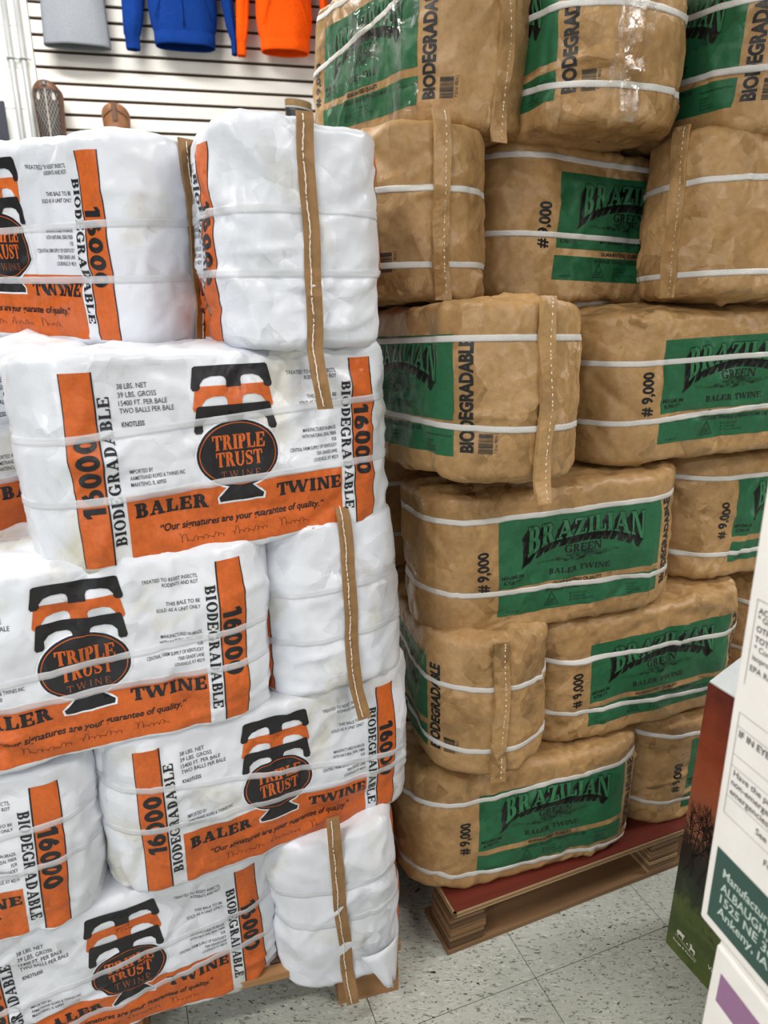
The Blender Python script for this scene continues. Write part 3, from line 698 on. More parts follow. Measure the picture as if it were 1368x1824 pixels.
# back wall with white slat boards
WA = R(12.0); WX, WY = -1.94, 4.49
wall = MB().box(-.05, .02, 0, 5.6, .12, CEIL).build('wall_back', 'groove_brown'); wall.location = (WX, WY, 0); wall.rotation_euler = (0, 0, WA)
tag(wall, 'white slatted display wall at the back of the shop', kind='structure')
SP, GZ = .0775, 2.437
sl = MB(); sl.box(0, 0, .009, 5.55, .021, SP-.008); sme = sl.mesh('slat'); sme.materials.append(M['white_paint'])
for k in range(-31, 13):
    if GZ+k*SP < 0 or GZ+(k+1)*SP > CEIL: continue
    o = bpy.data.objects.new('slat', sme); C.objects.link(o); o.location = (0, 0, GZ+k*SP); o.parent = wall
# plain wall with block courses to the left of the slats
wl = MB(); wl.box(-3.0, -.015, 0, -.052, .12, CEIL); wl = wl.build('wall_left', 'tile_joint'); wl.location = (WX, WY, 0); wl.rotation_euler = (0, 0, WA)
tag(wl, 'white painted block wall left of the slatted wall', kind='structure')
bl = MB(); bl.box(.0015, -.021, .0015, .3985, -.014, .1985); bme = bl.mesh('block'); bme.materials.append(M['wall_paint'])
for k in range(0, 17):
    for j in range(0, 8):
        x0 = -.452-.4*j + (.0 if k % 2 else -.0)
        if x0 < -3: continue
        o = bpy.data.objects.new('block', bme); C.objects.link(o); o.location = (x0, 0, .2*k+.02); o.parent = wl
def onwall(px_x, dist=0.0, z=0.0):
    """point at distance px_x along the back wall, dist in front of it"""
    x, y = Rz(WA, px_x, -dist); return (WX+x, WY+y, z)
for nm, dx, rr in (('left', -.112, .015), ('right', -.048, .015)):
    p = MB(); p.tube([(0, 0, .02), (0, 0, CEIL-.02)], rr, 12); r0 = empty('conduit', onwall(dx, .045)); p.build('pipe', 'conduit', r0, True)
    for zz in (1.6, 2.46): q = MB(); q.tube([(-.03, .02, zz), (-.017, -.012, zz), (0, -.020, zz), (.017, -.012, zz), (.03, .02, zz)], .004, 6); q.build('clip', 'conduit', r0)
    tag(r0, f'grey metal conduit running up the white wall, {nm} one of the pair', 'pipe', 'conduits at the wall corner')
tr_ = MB().box(-.052, -.020, 0, -.002, .02, CEIL-.002).build('trim_1', 'white_paint'); tr_.location = (WX, WY, 0); tr_.rotation_euler = (0, 0, WA); tag(tr_, 'white corner trim where the slatted wall begins', kind='structure')
# ceiling with fluorescent troffers (above the picture)
ce = MB().box(-7, -6, CEIL, 7, 7.5, CEIL+.1).build('ceiling', 'ceiling_paint'); tag(ce, 'dark grey shop ceiling', kind='structure')
em = mat('lamp_diffuser', (1, 1, 1)); e_ = bsdf(em); e_.inputs['Emission Color'].default_value = (1, .98, .94, 1); e_.inputs['Emission Strength'].default_value = 6
n_ = 0
for ly, row in ((-2.7, 'far behind the camera'), (-.6, 'above the aisle'), (1.5, 'above the bales'), (3.4, 'nearest the slat wall')):
    for lx, col in ((-1.6, 'left'), (2.6, 'right')):
        r0 = empty('ceiling_light', (lx, ly, CEIL)); MB().box(-.66, -.17, -.05, .66, .17, -.002).build('housing', 'shelf_white', r0)
        MB().box(-.62, -.14, -.056, .62, .14, -.0505).build('diffuser', 'lamp_diffuser', r0)
        tag(r0, f'long white fluorescent ceiling light {row}, {col} of its row', 'ceiling light', 'fluorescent ceiling lights')
        ld = bpy.data.lights.new('tube_light', 'AREA'); ld.shape = 'RECTANGLE'; ld.size = 1.24; ld.size_y = .28; ld.energy = LAMP_W; ld.color = (1, .97, .93)
        lo = bpy.data.objects.new('tube_light', ld); C.objects.link(lo); lo.location = (0, 0, -.06); lo.parent = r0

# the rest of the room: side walls and an unseen shop front, its windows added for cool front light
X0, X1, Y0, Y1 = -6.4, 6.4, -5.4, 7.2
for nm, bx, lab in (('wall_side', (X0-.1, Y0, 0, X0, Y1, CEIL), 'grey side wall of the shop on the left'), ('wall_right', (X1, Y0, 0, X1+.1, Y1, CEIL), 'grey side wall of the shop on the right'), ('wall_rear', (X0, Y1, 0, X1, Y1+.1, CEIL), 'grey wall behind the slatted wall')):
    tag(MB().box(*bx).build(nm, 'merch_wall'), lab, kind='structure')
wf = MB(); WIN = [(-5.6, -3.8), (-3.4, -1.6), (-1.2, .6)]; wz0, wz1 = .5, 2.75
wf.box(X0, Y0-.1, 0, X1, Y0, wz0); wf.box(X0, Y0-.1, wz1, X1, Y0, CEIL); e0 = X0
for a, b in WIN: wf.box(e0, Y0-.1, wz0, a, Y0, wz1); e0 = b
wf.box(e0, Y0-.1, wz0, X1, Y0, wz1); tag(wf.build('wall_front', 'merch_wall'), 'grey shop front wall with added windows, behind the camera', kind='structure')
gm = mat('window_glass', (1, 1, 1), .02); tr = nd(gm, 'ShaderNodeBsdfTransparent'); ln(gm, tr.outputs[0], gm.node_tree.nodes['Material Output'].inputs[0])
for k, (a, b) in enumerate(WIN):
    w_ = MB(); t_ = .05
    w_.box(a, Y0-.08, wz0, b, Y0-.02, wz0+t_).box(a, Y0-.08, wz1-t_, b, Y0-.02, wz1).box(a, Y0-.08, wz0+t_, a+t_, Y0-.02, wz1-t_).box(b-t_, Y0-.08, wz0+t_, b, Y0-.02, wz1-t_)
    w_ = w_.build('window_%d' % (k+1), 'conduit'); tag(w_, 'large unseen shop window added behind the camera for cool front light', kind='structure')
    MB().box(a+t_, Y0-.053, wz0+t_, b-t_, Y0-.047, wz1-t_).build('pane', 'window_glass', w_)
    ld = bpy.data.lights.new('added_window_light', 'AREA'); ld.shape = 'RECTANGLE'; ld.size = b-a-.1; ld.size_y = wz1-wz0-.1; ld.energy = DAY_W; ld.color = (.86, .93, 1.0)  # area lamp in each added window, lighting the bales from the front
    lo = bpy.data.objects.new('added_window_light', ld); C.objects.link(lo); lo.location = ((a+b)/2, Y0-.01, (wz0+wz1)/2); lo.rotation_euler = (R(90), 0, R(180)); lo.rotation_euler = Vector((0, 1, -.05)).to_track_quat('-Z', 'Y').to_euler()
# ------------------------------------------------------------------ pallets
# brown stack: plywood pallet with a red deck, laminated blocks and a bottom board
pa = R(22.4); pr = empty('pallet', (.132, 1.074, 0), pa); tag(pr, 'plywood pallet with red deck and layered blocks under the brown bales', 'pallet')
PWD, PDP, PTOP = 1.10, .92, .108
dk = MB().box(.012, 0, .094, PWD, PDP, PTOP); dv_ = dk.v; d = dk.build('deck', 'red_deck', pr)
for z0, z1, mt in ((.0930, .0965, 'ply_light'), (.0972, .1005, 'ply_mid'), (.1012, .1050, 'ply_light')):
    MB().box(.008, -.002, z0, PWD+.002, .004, z1).build('ply_edge', mt, d); MB().box(.008, -.002, z0, .014, PDP, z1).build('ply_edge', mt, d)
rg = random.Random(3)
for bx in (0, .51, 1.02):
    for by in (0, .42, .84):
        b = empty('block_stack'); b.parent = pr
        z = .013; k = 0
        while z < .092:
            h = rg.choice((.005, .007, .009)); h = min(h, .0925-z); j = rg.uniform(-.003, .003); i = rg.uniform(-.003, .003)
            MB().box(bx+i*.4, by+j*.5-.0015*(k % 2), z, bx+.080+i, by+.08+j, z+h-.0004).build('ply_layer', ('ply_light', 'ply_mid', 'ply_dark')[rg.choice((0, 1, 1, 2))], b); z += h; k += 1
for by, dp in ((-.002, .11), (.40, .11), (.82, .11)): MB().box(-.004, by, .0005, PWD, by+dp, .0125).build('bottom_board', 'ply_mid', pr, bevel=.001)
# white stack: pine pallet
wa = R(15.0); wp = empty('pallet', (.030, 1.000, 0), wa); tag(wp, 'rough pine board pallet under the white bales', 'pallet')
WTOP = .122
def pboard(x0, y0, z0, x1, y1, z1, mt, nm='deck_board'):
    mb = MB(); mb.box(x0, y0, z0, x1, y1, z1); return mb.build(nm, mt, wp, bevel=.0015)
for y0, mt in ((.02, 'weathered'), (.15, 'pine'), (.28, 'weathered'), (.41, 'pine'), (.54, 'pine'), (.67, 'weathered'), (.80, 'pine')): pboard(-1.05, y0, .104, 0, y0+.105, WTOP, mt)
pboard(-1.05, -.004, .104, -.10, .017, WTOP-.002, 'pine')
for x0 in (-.120, -.58, -1.05):
    st = empty('stringer'); st.parent = wp
    for z0, z1, i in ((.0005, .056, 0), (.0568, .103, 1)): MB().box(x0+.001*i, .0-.002*i, z0, x0+.118-.002*i, .90, z1).build('plank', 'pine' if i == 0 else 'pine_deep', st, bevel=.0015)
MB().box(-.1205, -.0035, .1035, .001, .019, .1215).build('deck_board', 'pine', wp, bevel=.0015)

# ------------------------------------------------------------------ the bales
GW, GB = 'white twine bales stacked on the pine pallet', 'brown paper twine bales stacked on the red pallet'
WB = [
 ((-.519, 1.251, 1.212, -28.4, 1.5, 1.0), 'white twine bale at top left, logo cut by the photo edge, seam on its right', [(.157, .172), (.091, .097)], 11, [(1, .002, .0, 1.45)], dict()),
 ((-.199, 1.248, 1.207, -68.0, .5, -.8), 'white twine bale end-on at the top, its brown seam tape folded into an ear', [(.166, .178), (.104, .099)], 12, [(1, .010, .082)], dict(back=True)),
 ((-.263, 1.057, .925, 30.6, -3.3, .1), 'white twine bale showing its whole logo, directly below the top end-on bale', [(.180, .202), (.100, .107)], 13, [(1, 0, 0)], dict()),
 ((-.533, 1.167, .928, 43.0, .2, -.9), 'white twine bale at the left photo edge, tucked behind the bale below the top layer', [(.186, .186), (.100, .100)], 14, [], dict()),
 ((-.449, .941, .664, 24.3, -2.3, .7), 'white twine bale on the middle layer, round logo near the left photo edge', [(.122, .160), (.097, .100)], 15, [(1, 0, 0)], dict()),
 ((-.186, 1.242, .640, -60.5, .1, -6.5), 'white twine bale end-on on the middle layer, loose tape end standing over the bale above', [(.178, .174), (.098, .094)], 16, [(1, .034, .05)], dict(back=True)),
 ((-.228, 1.055, .385, 27.9, -.8, .6), 'white twine bale with whole tilted logo on the second layer from the floor', [(.206, .115), (.127, .094)], 17, [(1, 0, 0)], dict()),
 ((-.707, .844, .380, 21.8, -.4, 2.8), 'white twine bale at the left photo edge, only its right stripe and number showing', [(.165, .200), (.100, .134)], 18, [(1, 0, 0)], dict()),
 ((-.460, .966, .100, 23.0, .9, -1.0), 'white twine bale with squashed logo on the bottom layer, resting on the pine pallet', [(.136, .180), (.040, .112)], 19, [(1, 0, 0)], dict(sag=(0, .048))),
 ((-.146, 1.206, .100, -74.5, 2.7, -4.0), 'white twine bale end-on on the bottom layer, torn bag and long dangling tape', [(.200, .195), (.138, .132)], 20, [(1, .036, .062)], dict(back=True, sag=(1, .032))),
]
for p, lab, st, sd, sm, kw in WB: last_ = bale('w', p, lab, GW, st, sd, sm, **kw)
torn_corner(last_, last_.s['uend']+.028, last_.s['uend']+.105, .062)
BB = [
 ((.060, 1.580, 1.546, -59.3, -1.1, 1.0), 'brown twine bale at top left of its stack, glossy film over the green print', [(.150, .222), (.258, .258)], 31, [(1, 0, .016)], dict(films=[('plastic_film', -.12, .20, .0, .268, .0, .0025)])),
 ((.319, 1.534, 1.532, -68.3, -.8, -2.2), 'brown twine bale on top with clear packing tape down its folded end', [(.217, .165), (.112, .053)], 32, [], dict(films=[('packing_tape', .272, .330, .006, .268, .03, .001)])),
 ((.623, 1.532, 1.535, -70.2, -1.1, 1.5), 'brown twine bale at the top right corner of the photo, green print tilting upward', [(.216, .187), (.108, .092)], 33, [], dict()),
 ((-.006, 1.501, 1.250, -68.0, -.1, -4.0), 'brown twine bale end-on beside the white stack, plain end with barcode and paper tab', [(.185, .175), (.065, .058)], 34, [(1, .014, 0)], dict()),
 ((.405, 1.594, 1.255, 23.5, -1.3, 2.3), 'brown twine bale on the fifth layer, green panel cut by the neighbouring bale', [(.252, .250), (.117, .123)], 35, [], dict(sag=(0, .016), films=[('packing_tape', -.315, -.275, .01, .268, 0, .001)])),
 ((.743, 1.498, 1.257, 35.0, -3.7, 2.9), 'brown twine bale at the right photo edge, fifth layer, stitched seam at its left', [(.188, .214), (.037, .066)], 36, [(-1, .006, 0)], dict(sag=(0, .010))),
 ((.126, 1.326, .976, -62.9, -1.3, -4.6), 'brown twine bale end-on on the fourth layer with barcode and drooping seam flap', [(.222, .221), (.104, .083)], 37, [(1, .004, .034)], dict()),
 ((.601, 1.445, .975, 17.9, -.6, -2.0), 'brown twine bale on the fourth layer at right, green panel running out of the photo', [(.192, .188), (.083, .094)], 38, [], dict()),
 ((.310, 1.331, .674, 15.7, -.1, -2.6), 'brown twine bale with the whole green panel in view, taped left corner, third layer', [(.234, .228), (.096, .070)], 39, [(1, 0, 0)], dict(films=[('packing_tape', -.315, -.255, .0, .268, .0, .0012)])),
 ((.821, 1.571, .682, 22.4, -1.3, 1.4), 'brown twine bale on the third layer at the right photo edge above the white carton', [(.224, .226), (.059, .053)], 40, [], dict()),
 ((.030, 1.615, .676, 22.0, 0, 0), 'shaded plain brown twine bale in the gap, behind the third layer', [(.205, .200), (.085, .085)], 41, [], dict(front=False)),
 ((.156, 1.374, .394, -77.3, .2, -3.8), 'brown twine bale end-on on the second layer, barcode at its lower left', [(.205, .183), (.088, .056)], 42, [(1, 0, .006)], dict()),
 ((.512, 1.398, .394, 18.1, -.3, -3.0), 'brown twine bale on the second layer with green panel, behind the red box', [(.206, .180), (.088, .047)], 43, [(1, 0, 0)], dict()),
 ((1.040, 1.640, .394, 22.0, 0, 0), 'dark shaded brown twine bale glimpsed beside the white carton, second layer', [(.205, .200), (.085, .085)], 44, [], dict()),
 ((.288, 1.296, .107, 17.7, -1.0, -.3), 'brown twine bale with green panel lying on the red pallet deck at the front', [(.214, .231), (.046, .016)], 45, [(1, 0, 0)], dict()),
 ((.770, 1.497, .107, 22.2, .9, -.7), 'brown twine bale on the red pallet deck, half hidden by the red box', [(.246, .226), (.070, .043)], 46, [], dict()),
 ((.010, 1.600, .107, 22.0, 0, 0), 'dark brown twine bale deep in the gap on the pallet, behind the bottom layer', [(.205, .200), (.085, .085)], 47, [], dict(front=False)),
]
for p, lab, st, sd, sm, kw in BB: bale('b', p, lab, GB, st, sd, sm, **kw)
# paper tab on the end-on bale beside the white stack is part of that bale's flap

# ------------------------------------------------------------------ cartons on the right
def flat_obj(F, name, material, parent, y=-.0005, z0=0.0):
    bm = bmesh.new(); vv = [bm.verts.new((x, y, z-z0)) for x, z in F.v]
    for f in F.f:
        try: bm.faces.new([vv[i] for i in f])
        except ValueError: pass
    bmesh.ops.recalc_face_normals(bm, faces=bm.faces[:]); bmesh.ops.triangulate(bm, faces=bm.faces[:]); me = bpy.data.meshes.new(name); bm.to_mesh(me); bm.free()
    return link(name, me, material, parent)
CA = math.atan2(-.967, .254)
def carton(z0, z1, x0, label):
    r0 = empty('carton', (.292 + .254*x0, .5 - .967*x0, z0), CA); h = z1-z0; ln_ = .41-x0
    MB().box(0, 0, 0, ln_, .30, h-.004).build('body', 'card_white', r0, bevel=.003)
    for y0, y1 in ((.002, .148), (.152, .298)): MB().box(.002, y0, h-.0035, ln_-.002, y1, h).build('flap', 'card_white', r0)
    tag(r0, label, 'carton', 'white cartons stacked at the right'); return r0
c1 = carton(.0, .3705, .024, 'plain white carton on the floor, lowest of the carton stack at right')
c2 = carton(.372, .7405, .024, 'white carton with a purple square printed on it, below the top carton')
F = Flat(); F.rect(.011, .309, .160, .3415); flat_obj(F, 'purple_square', 'card_purple', c2)
c3 = carton(.7425, 1.20, .0, 'white carton with black print and dark green address panel, top of the stack')
c3.rotation_euler = (0, R(-1.5), CA)
Z = .7425
F = Flat(); F.rect(.0085, .7534-Z, .40, .829-Z); flat_obj(F, 'address_panel', 'card_green', c3)
F = Flat()
for s_, x, b, r_ in (('Manufactured for', .0195, .8059, .098), ('ALBAUGH, LLC', .0195, .7918, .096), ('1525 NE 36th Street', .0205, .7792, .128), ('Ankeny, IA 50021', .0197, .7665, .112)): F.sans_line(s_, x, b-Z, .0086, r_, .012)
flat_obj(F, 'address_lettering', 'card_pale_text', c3, -.0009)
F = Flat()
for s_, x, b, cp in (('ACTIVE INGREDIENT:', .012, 1.0537, .0048), ('OTHER INGREDIENTS:', .0125, 1.0386, .0048), ('TOTAL:', .0125, 1.0299, .0048), ('IF IN EYES:', .0120, .9422, .0058)): F.sans_line(s_, x, b-Z, cp, None, .02)
for s_, x, b, cp in (('* Glyphosate', .0122, 1.0475, .0046), ('* Contains', .0130, 1.0225, .0046), ('isopropylamine', .0130, 1.0140, .0046), ('EPA Reg. No.', .0122, 1.0040, .0050), ('Have the product', .0129, .9050, .0058), ('non-emergency', .0120, .8958, .0058), ('emergencies, dial', .0120, .8866, .0058), ('See inside', .0440, .8720, .0058), ('For', .0565, .8520, .0058)): F.sans_line(s_, x, b-Z, cp, None, .008)
flat_obj(F, 'lettering', 'card_text', c3)
F = Flat()
for x0, z0, x1, z1 in ((.0088, .9895, .0094, 1.0645), (.0088, 1.0640, .39, 1.0646), (.0086, .865, .0092, .9634), (.0088, .9630, .39, .9635), (.0088, .9505, .39, .9510), (.0088, .9240, .39, .9245), (.0088, .9130, .39, .9135), (.0088, .8830, .39, .8835), (.0088, .8650, .39, .8655)): F.rect(x0, z0-Z, x1, z1-Z)
flat_obj(F, 'ruled_lines', 'card_line', c3)
# red sunset box with raised white flap
RA = math.atan2(-.923, .384); rb = empty('printed_box', (.583, 1.102, 0), RA)
tag(rb, 'tall box printed with a red sunset, bare tree and grass, standing on the floor', 'box')
m = mat('sunset_print', (.3, .1, .08), .35, .5); tc = nd(m, 'ShaderNodeTexCoord'); sp = nd(m, 'ShaderNodeSeparateXYZ'); ln(m, tc.outputs['Object'], sp.inputs[0])
dv1 = nd(m, 'ShaderNodeMath', operation='DIVIDE'); dv1.inputs[1].default_value = .616; ln(m, sp.outputs['Z'], dv1.inputs[0])
nz = noise(m, tc.outputs['Object'], 26, 6, .7, .5); ms = nd(m, 'ShaderNodeMath', operation='MULTIPLY_ADD'); ms.inputs[1].default_value = .34; ln(m, nz, ms.inputs[0]); ad = nd(m, 'ShaderNodeMath', operation='SUBTRACT'); ad.inputs[1].default_value = .17
ln(m, dv1.outputs[0], ms.inputs[2]); ln(m, ms.outputs[0], ad.inputs[0])
c = ramp(m, ad.outputs[0], [(0.0, s2l(100, 116, 54)), (.12, s2l(70, 88, 40)), (.20, s2l(92, 108, 50)), (.25, s2l(44, 58, 34)), (.30, s2l(36, 44, 30)), (.36, s2l(30, 26, 22)), (.43, s2l(44, 32, 28)), (.50, s2l(156, 104, 82)), (.66, s2l(172, 92, 62)), (.80, s2l(158, 72, 46)), (1.0, s2l(110, 46, 42))])
gr = noise(m, tc.outputs['Object'], 220, 4, .7); c = mixc(m, .28, c, ramp(m, gr, [(.3, (0.01, .012, .006)), (.7, (.35, .36, .2))]), 'SOFT_LIGHT'); ln(m, c, bsdf(m).inputs['Base Color'])
h = .616; mb = MB()
mb.box(0, 0, 0, .34, .004, h); mb.box(0, .216, 0, .34, .22, h); mb.box(0, .004, 0, .004, .216, h); mb.box(.336, .004, 0, .34, .216, h); mb.box(.004, .004, .002, .336, .216, .006)
mb.build('body', 'sunset_print', rb)
MB().box(.006, .006, .40, .334, .214, .405).build('inner_pad', 'card_inside', rb)
fw = .112; an = R(26)
for sg, y0 in ((1, 0), (-1, .22)):
    f = MB(); a0 = (y0, h+.0005); a1 = (y0+sg*fw*math.cos(an), h+fw*math.sin(an)); t_ = .003
    f.add([(.002, a0[0], a0[1]), (.338, a0[0], a0[1]), (.338, a1[0], a1[1]), (.002, a1[0], a1[1]), (.002, a0[0], a0[1]+t_), (.338, a0[0], a0[1]+t_), (.338, a1[0], a1[1]+t_), (.002, a1[0], a1[1]+t_)], [(3,2,1,0),(4,5,6,7),(0,1,5,4),(1,2,6,5),(2,3,7,6),(3,0,4,7)])
    f.build('flap', 'card_inside', rb)
F = Flat(); rg = random.Random(8)
def branch(x, z, a, l, w, dep):
    if dep == 0 or x < .001 or x > .30: return
    x1, z1 = x+l*math.cos(a), z+l*math.sin(a); xm, zm = (x+x1)/2+rg.uniform(-.1, .1)*l, (z+z1)/2
    pts = [(x, z), (xm, zm), (x1, z1)]
    if all(.002 < p[0] < .335 and p[1] < .42 for p in pts): F.polys(stroke(pts, [w, w*.85, w*.7]))
    for k in range(rg.choice((2, 3, 3))): branch(x1, z1, a+rg.uniform(-.75, .75), l*rg.uniform(.62, .86), w*.66, dep-1)
for bx in (.012, .03, .05, .075, .10, .15, .20, .24, .28): branch(bx, .20, R(90)+rg.uniform(-.5, .4), .048, .0045, 6)
flat_obj(F, 'tree_print', 'branch_ink', rb)
F = Flat()
def blob(F, x, z, s_, pts): F.poly([(x+a*s_, z+b*s_) for a, b in pts])
blob(F, .022, .0475, .0125, [(0, .3), (.1, 1.0), (.7, 1.2), (1.2, 1.05), (1.5, 1.2), (1.6, .9), (1.4, .7), (1.35, .0), (1.2, 0), (1.15, .45), (.45, .45), (.4, 0), (.22, 0), (.2, .4)])
flat_obj(F, 'cow_mark', 'card_white', rb); F = Flat()
blob(F, .0565, .0405, .0115, [(0, .0), (.15, 0), (.3, .6), (.9, .5), (1.0, 0), (1.15, 0), (1.2, .8), (1.15, 1.0), (.5, 1.1), (.4, 1.55), (.1, 1.6), (-.1, 1.4), (.1, 1.25)])
flat_obj(F, 'goat_mark', 'card_white', rb); F = Flat()
blob(F, .0475, .047, .006, [(0, 0), (.5, .4), (1, 0), (.6, .9), (.2, .8)])
flat_obj(F, 'bird_mark', 'card_white', rb); F = Flat()
F.polys(stroke([(.018, .0445), (.035, .0432), (.055, .0395), (.076, .0345)], .0009))
F.sans('Range & Pasture', (.0165, .0265, .0745, .0335), bold=.01); F.sans('Vista', (.1015, .046, .128, .056), bold=.004)
flat_obj(F, 'logo_lettering', 'card_white', rb)
# ------------------------------------------------------------------ clothes and boots on the slat wall
def cloth_tube(rows, n=36, ripple=.006, seed=0, close_top=True):
    """rows: (z, cx, cy, half width, half depth) from hem up"""
    mb = MB(); P = []
    for (z, cx, cy, hw, hd) in rows:
        r_ = []
        for j in range(n):
            a = 2*math.pi*j/n; ca, sa = math.cos(a), math.sin(a); k = 1 + ripple/hw*math.sin(a*7+seed+z*6)*.8 + ripple/hw*math.sin(a*4+seed*2-z*9)
            r_.append((cx + hw*math.copysign(abs(ca)**.8, ca)*(1+ripple/hw*.2*math.sin(z*20+seed)), cy + hd*math.copysign(abs(sa)**.8, sa)*k, z))
        P.append(r_)
    mb.grid(P, True)
    if close_top: mb.f.append(tuple(range((len(P)-1)*n, len(P)*n)))
    return mb
def cloth(mb, name, material, parent):
    o = mb.build(name, material, parent, True); md = o.modifiers.new('thickness', 'SOLIDIFY'); md.thickness = .004; md.offset = -1; return o
def hoodie(label, mt, a0, a1, zh, lslv, rslv, seed, hood=True, zip_=False):
    """a0..a1 hem span along the wall, zh hem height; sleeves: (a_in_cuff0, a_cuff1, z_cuff, a_up0, a_up1)"""
    ca = (a0+a1)/2; hw = (a1-a0)/2; r0 = empty('hoodie' if hood else 't_shirt', onwall(ca, .095, zh), WA)
    tag(r0, label, 'hoodie' if hood else 't-shirt', 'clothes hung on the slat wall'); rows = []
    if hood: rows = [(0, 0, 0, hw*.96, .074), (.01, 0, 0, hw*.985, .077), (.065, 0, 0, hw*1.0, .080), (.072, 0, 0, hw*1.01, .082), (.10, 0, 0, hw*1.08, .083), (.18, 0, 0, hw*1.13, .083), (.32, 0, 0, hw*1.1, .078), (.45, 0, 0, hw*1.06, .062), (.52, 0, 0, hw*.8, .05), (.57, 0, 0, hw*.38, .045), (.60, 0, 0, hw*.25, .03)]
    else: rows = [(0, 0, 0, hw, .060), (.012, 0, 0, hw*.997, .061), (.1, 0, 0, hw*.985, .062), (.2, 0, 0, hw*.97, .06), (.35, 0, 0, hw*.95, .055), (.5, 0, 0, hw*.95, .05), (.58, 0, 0, hw*.6, .045), (.63, 0, 0, hw*.25, .03)]
    b = cloth(cloth_tube(rows, 60, .007 if hood else .010, seed), 'body', mt, r0)
    if hood:
        rib = MB(); rib_rows = [(z, 0, 0, w_+.0015, d_+.0015) for z, w_, d_ in ((.0, hw*.96, .074), (.01, hw*.985, .077), (.064, hw*1.0, .080))]
        cloth(cloth_tube(rib_rows, 60, .007, seed, False), 'hem_rib', mt, r0)
        for sx in (-1, 1):
            q = MB(); pts = [(sx*hw*(.42+.16*k), -.086+.002*k, .34-.075*k) for k in range(4)]; q.tube(pts, .003, 6); q.build('pocket_edge', mt, r0, True)
        if zip_: q = MB(); q.tube([(0, -.086, .08+.05*k) for k in range(9)], .0035, 6); q.build('zip', mt, r0, True)
        for (c0, c1, zc, u0, u1) in (lslv, rslv):
            cm, ch = (c0+c1)/2-ca, (c1-c0)/2; um, uh = (u0+u1)/2-ca, (u1-u0)/2; z = zc-zh; sh = math.copysign(hw*.85, um)
            rr = [(z, cm, -.012, ch*.95, .024), (z+.01, cm, -.012, ch, .026), (z+.066, cm, -.012, ch*1.04, .028), (z+.075, cm, -.012, ch*1.16, .036), (z+.14, (cm+um)/2, -.01, (ch+uh)/2*1.08, .042), (z+.25, um, -.008, uh, .044), (z+.40, um*.9+sh*.1, -.005, uh, .046), (.50, um*.6+sh*.4, 0, uh*.9, .045), (.535, sh*.95, 0, uh*.5, .03)]
            s_ = cloth(cloth_tube(rr, 28, .004, seed+2), 'sleeve', mt, r0)
    q = MB(); q.tube([(0, .0, .60), (0, .03, .66), (0, .085, .66)], .003, 6); q.build('hanger', 'conduit', r0, True)
    return r0
hoodie('light grey t-shirt hanging on the slat wall at top left', 'grey_jersey', .078, .420, 2.518, None, None, 1.0, hood=False)
hoodie('royal blue zip hoodie hanging on the slat wall', 'blue_fleece', .657, .988, 2.548, (.502, .580, 2.518, .502, .622), (1.074, 1.110, 2.524, 1.032, 1.100), 2.2, zip_=True)
hoodie('bright orange hoodie hanging on the slat wall beside the blue one', 'orange_fleece', 1.240, 1.520, 2.552, (1.102, 1.156, 2.521, 1.112, 1.186), (1.608, 1.648, 2.503, 1.590, 1.634), 3.7)
hoodie('dark red hoodie mostly hidden behind the top brown bale', 'maroon_fleece', 1.830, 2.110, 2.60, (1.676, 1.720, 2.675, 1.672, 1.735), (2.17, 2.21, 2.60, 2.16, 2.21), 5.1)

def boot_shaft(w, d, z0, ztop, scal, n=40, lean=0.0):
    P = []; rows = 10
    for i in range(rows+1):
        r_ = []
        for j in range(n):
            a = 2*math.pi*j/n; zt = ztop - scal*(1-abs(math.sin(a))**.9) + lean*math.cos(a); t = i/rows; z = z0+(zt-z0)*t; k = .86+.14*t
            r_.append((w/2*k*math.cos(a), d/2*k*math.sin(a), z))
        P.append(r_)
    return P
def shaft_pt(w, d, z0, ztop, scal, a, z): 
    zt = ztop - scal*(1-abs(math.sin(a))**.9); t = min(1, max(0, (z-z0)/(zt-z0))); k = .86+.14*t; return Vector((w/2*k*math.cos(a)*1.012, d/2*k*math.sin(a)*1.012-.0005, z))
def boot(label, a, ztop, w, scal, mt, seed, dist=.12, lean=0.0):
    base = 1.93; r0 = empty('boot', onwall(a, dist, base), WA); tag(r0, label, 'boot', 'boots on the slat wall shelf'); H = ztop-base; d = w*.8; z0 = .08
    mb = MB(); mb.grid(boot_shaft(w, d, z0, H, scal, lean=lean), True); o = mb.build('shaft', mt, r0, True); md = o.modifiers.new('thickness', 'SOLIDIFY'); md.thickness = .005; md.offset = -1
    P = []; n = 20                                              # foot: heel to toe, pointing out of the wall
    for i in range(10):
        t = i/9; y = .05 - .26*t; hw = w*.36*(1-.0*t)*(1 if t < .75 else max(.12, math.sqrt(max(0, 1-((t-.75)/.26)**2)))); hh = .10-.055*t
        P.append([(hw*math.cos(2*math.pi*j/n), y, max(.018, .018+hh*(1+math.sin(2*math.pi*j/n))*.55)) for j in range(n)])
    fb = MB(); fb.grid(P, True); fb.f.append(tuple(range(n))); fb.f.append(tuple(range(9*n, 10*n))[::-1]); fb.build('foot', mt, r0, True)
    sb = MB(); sb.add([(x, y, z) for z in (0, .018) for (x, y) in ((-.035, .06), (.035, .06), (.04, -.14), (.02, -.21), (-.02, -.21), (-.04, -.14))], [(5,4,3,2,1,0), (6,7,8,9,10,11)] + [(i, (i+1) % 6, 6+(i+1) % 6, 6+i) for i in range(6)]); sb.build('sole', 'boot_black', r0)
    return r0, lambda an, z: shaft_pt(w, d, z0, H, scal, an, z), H, w, d
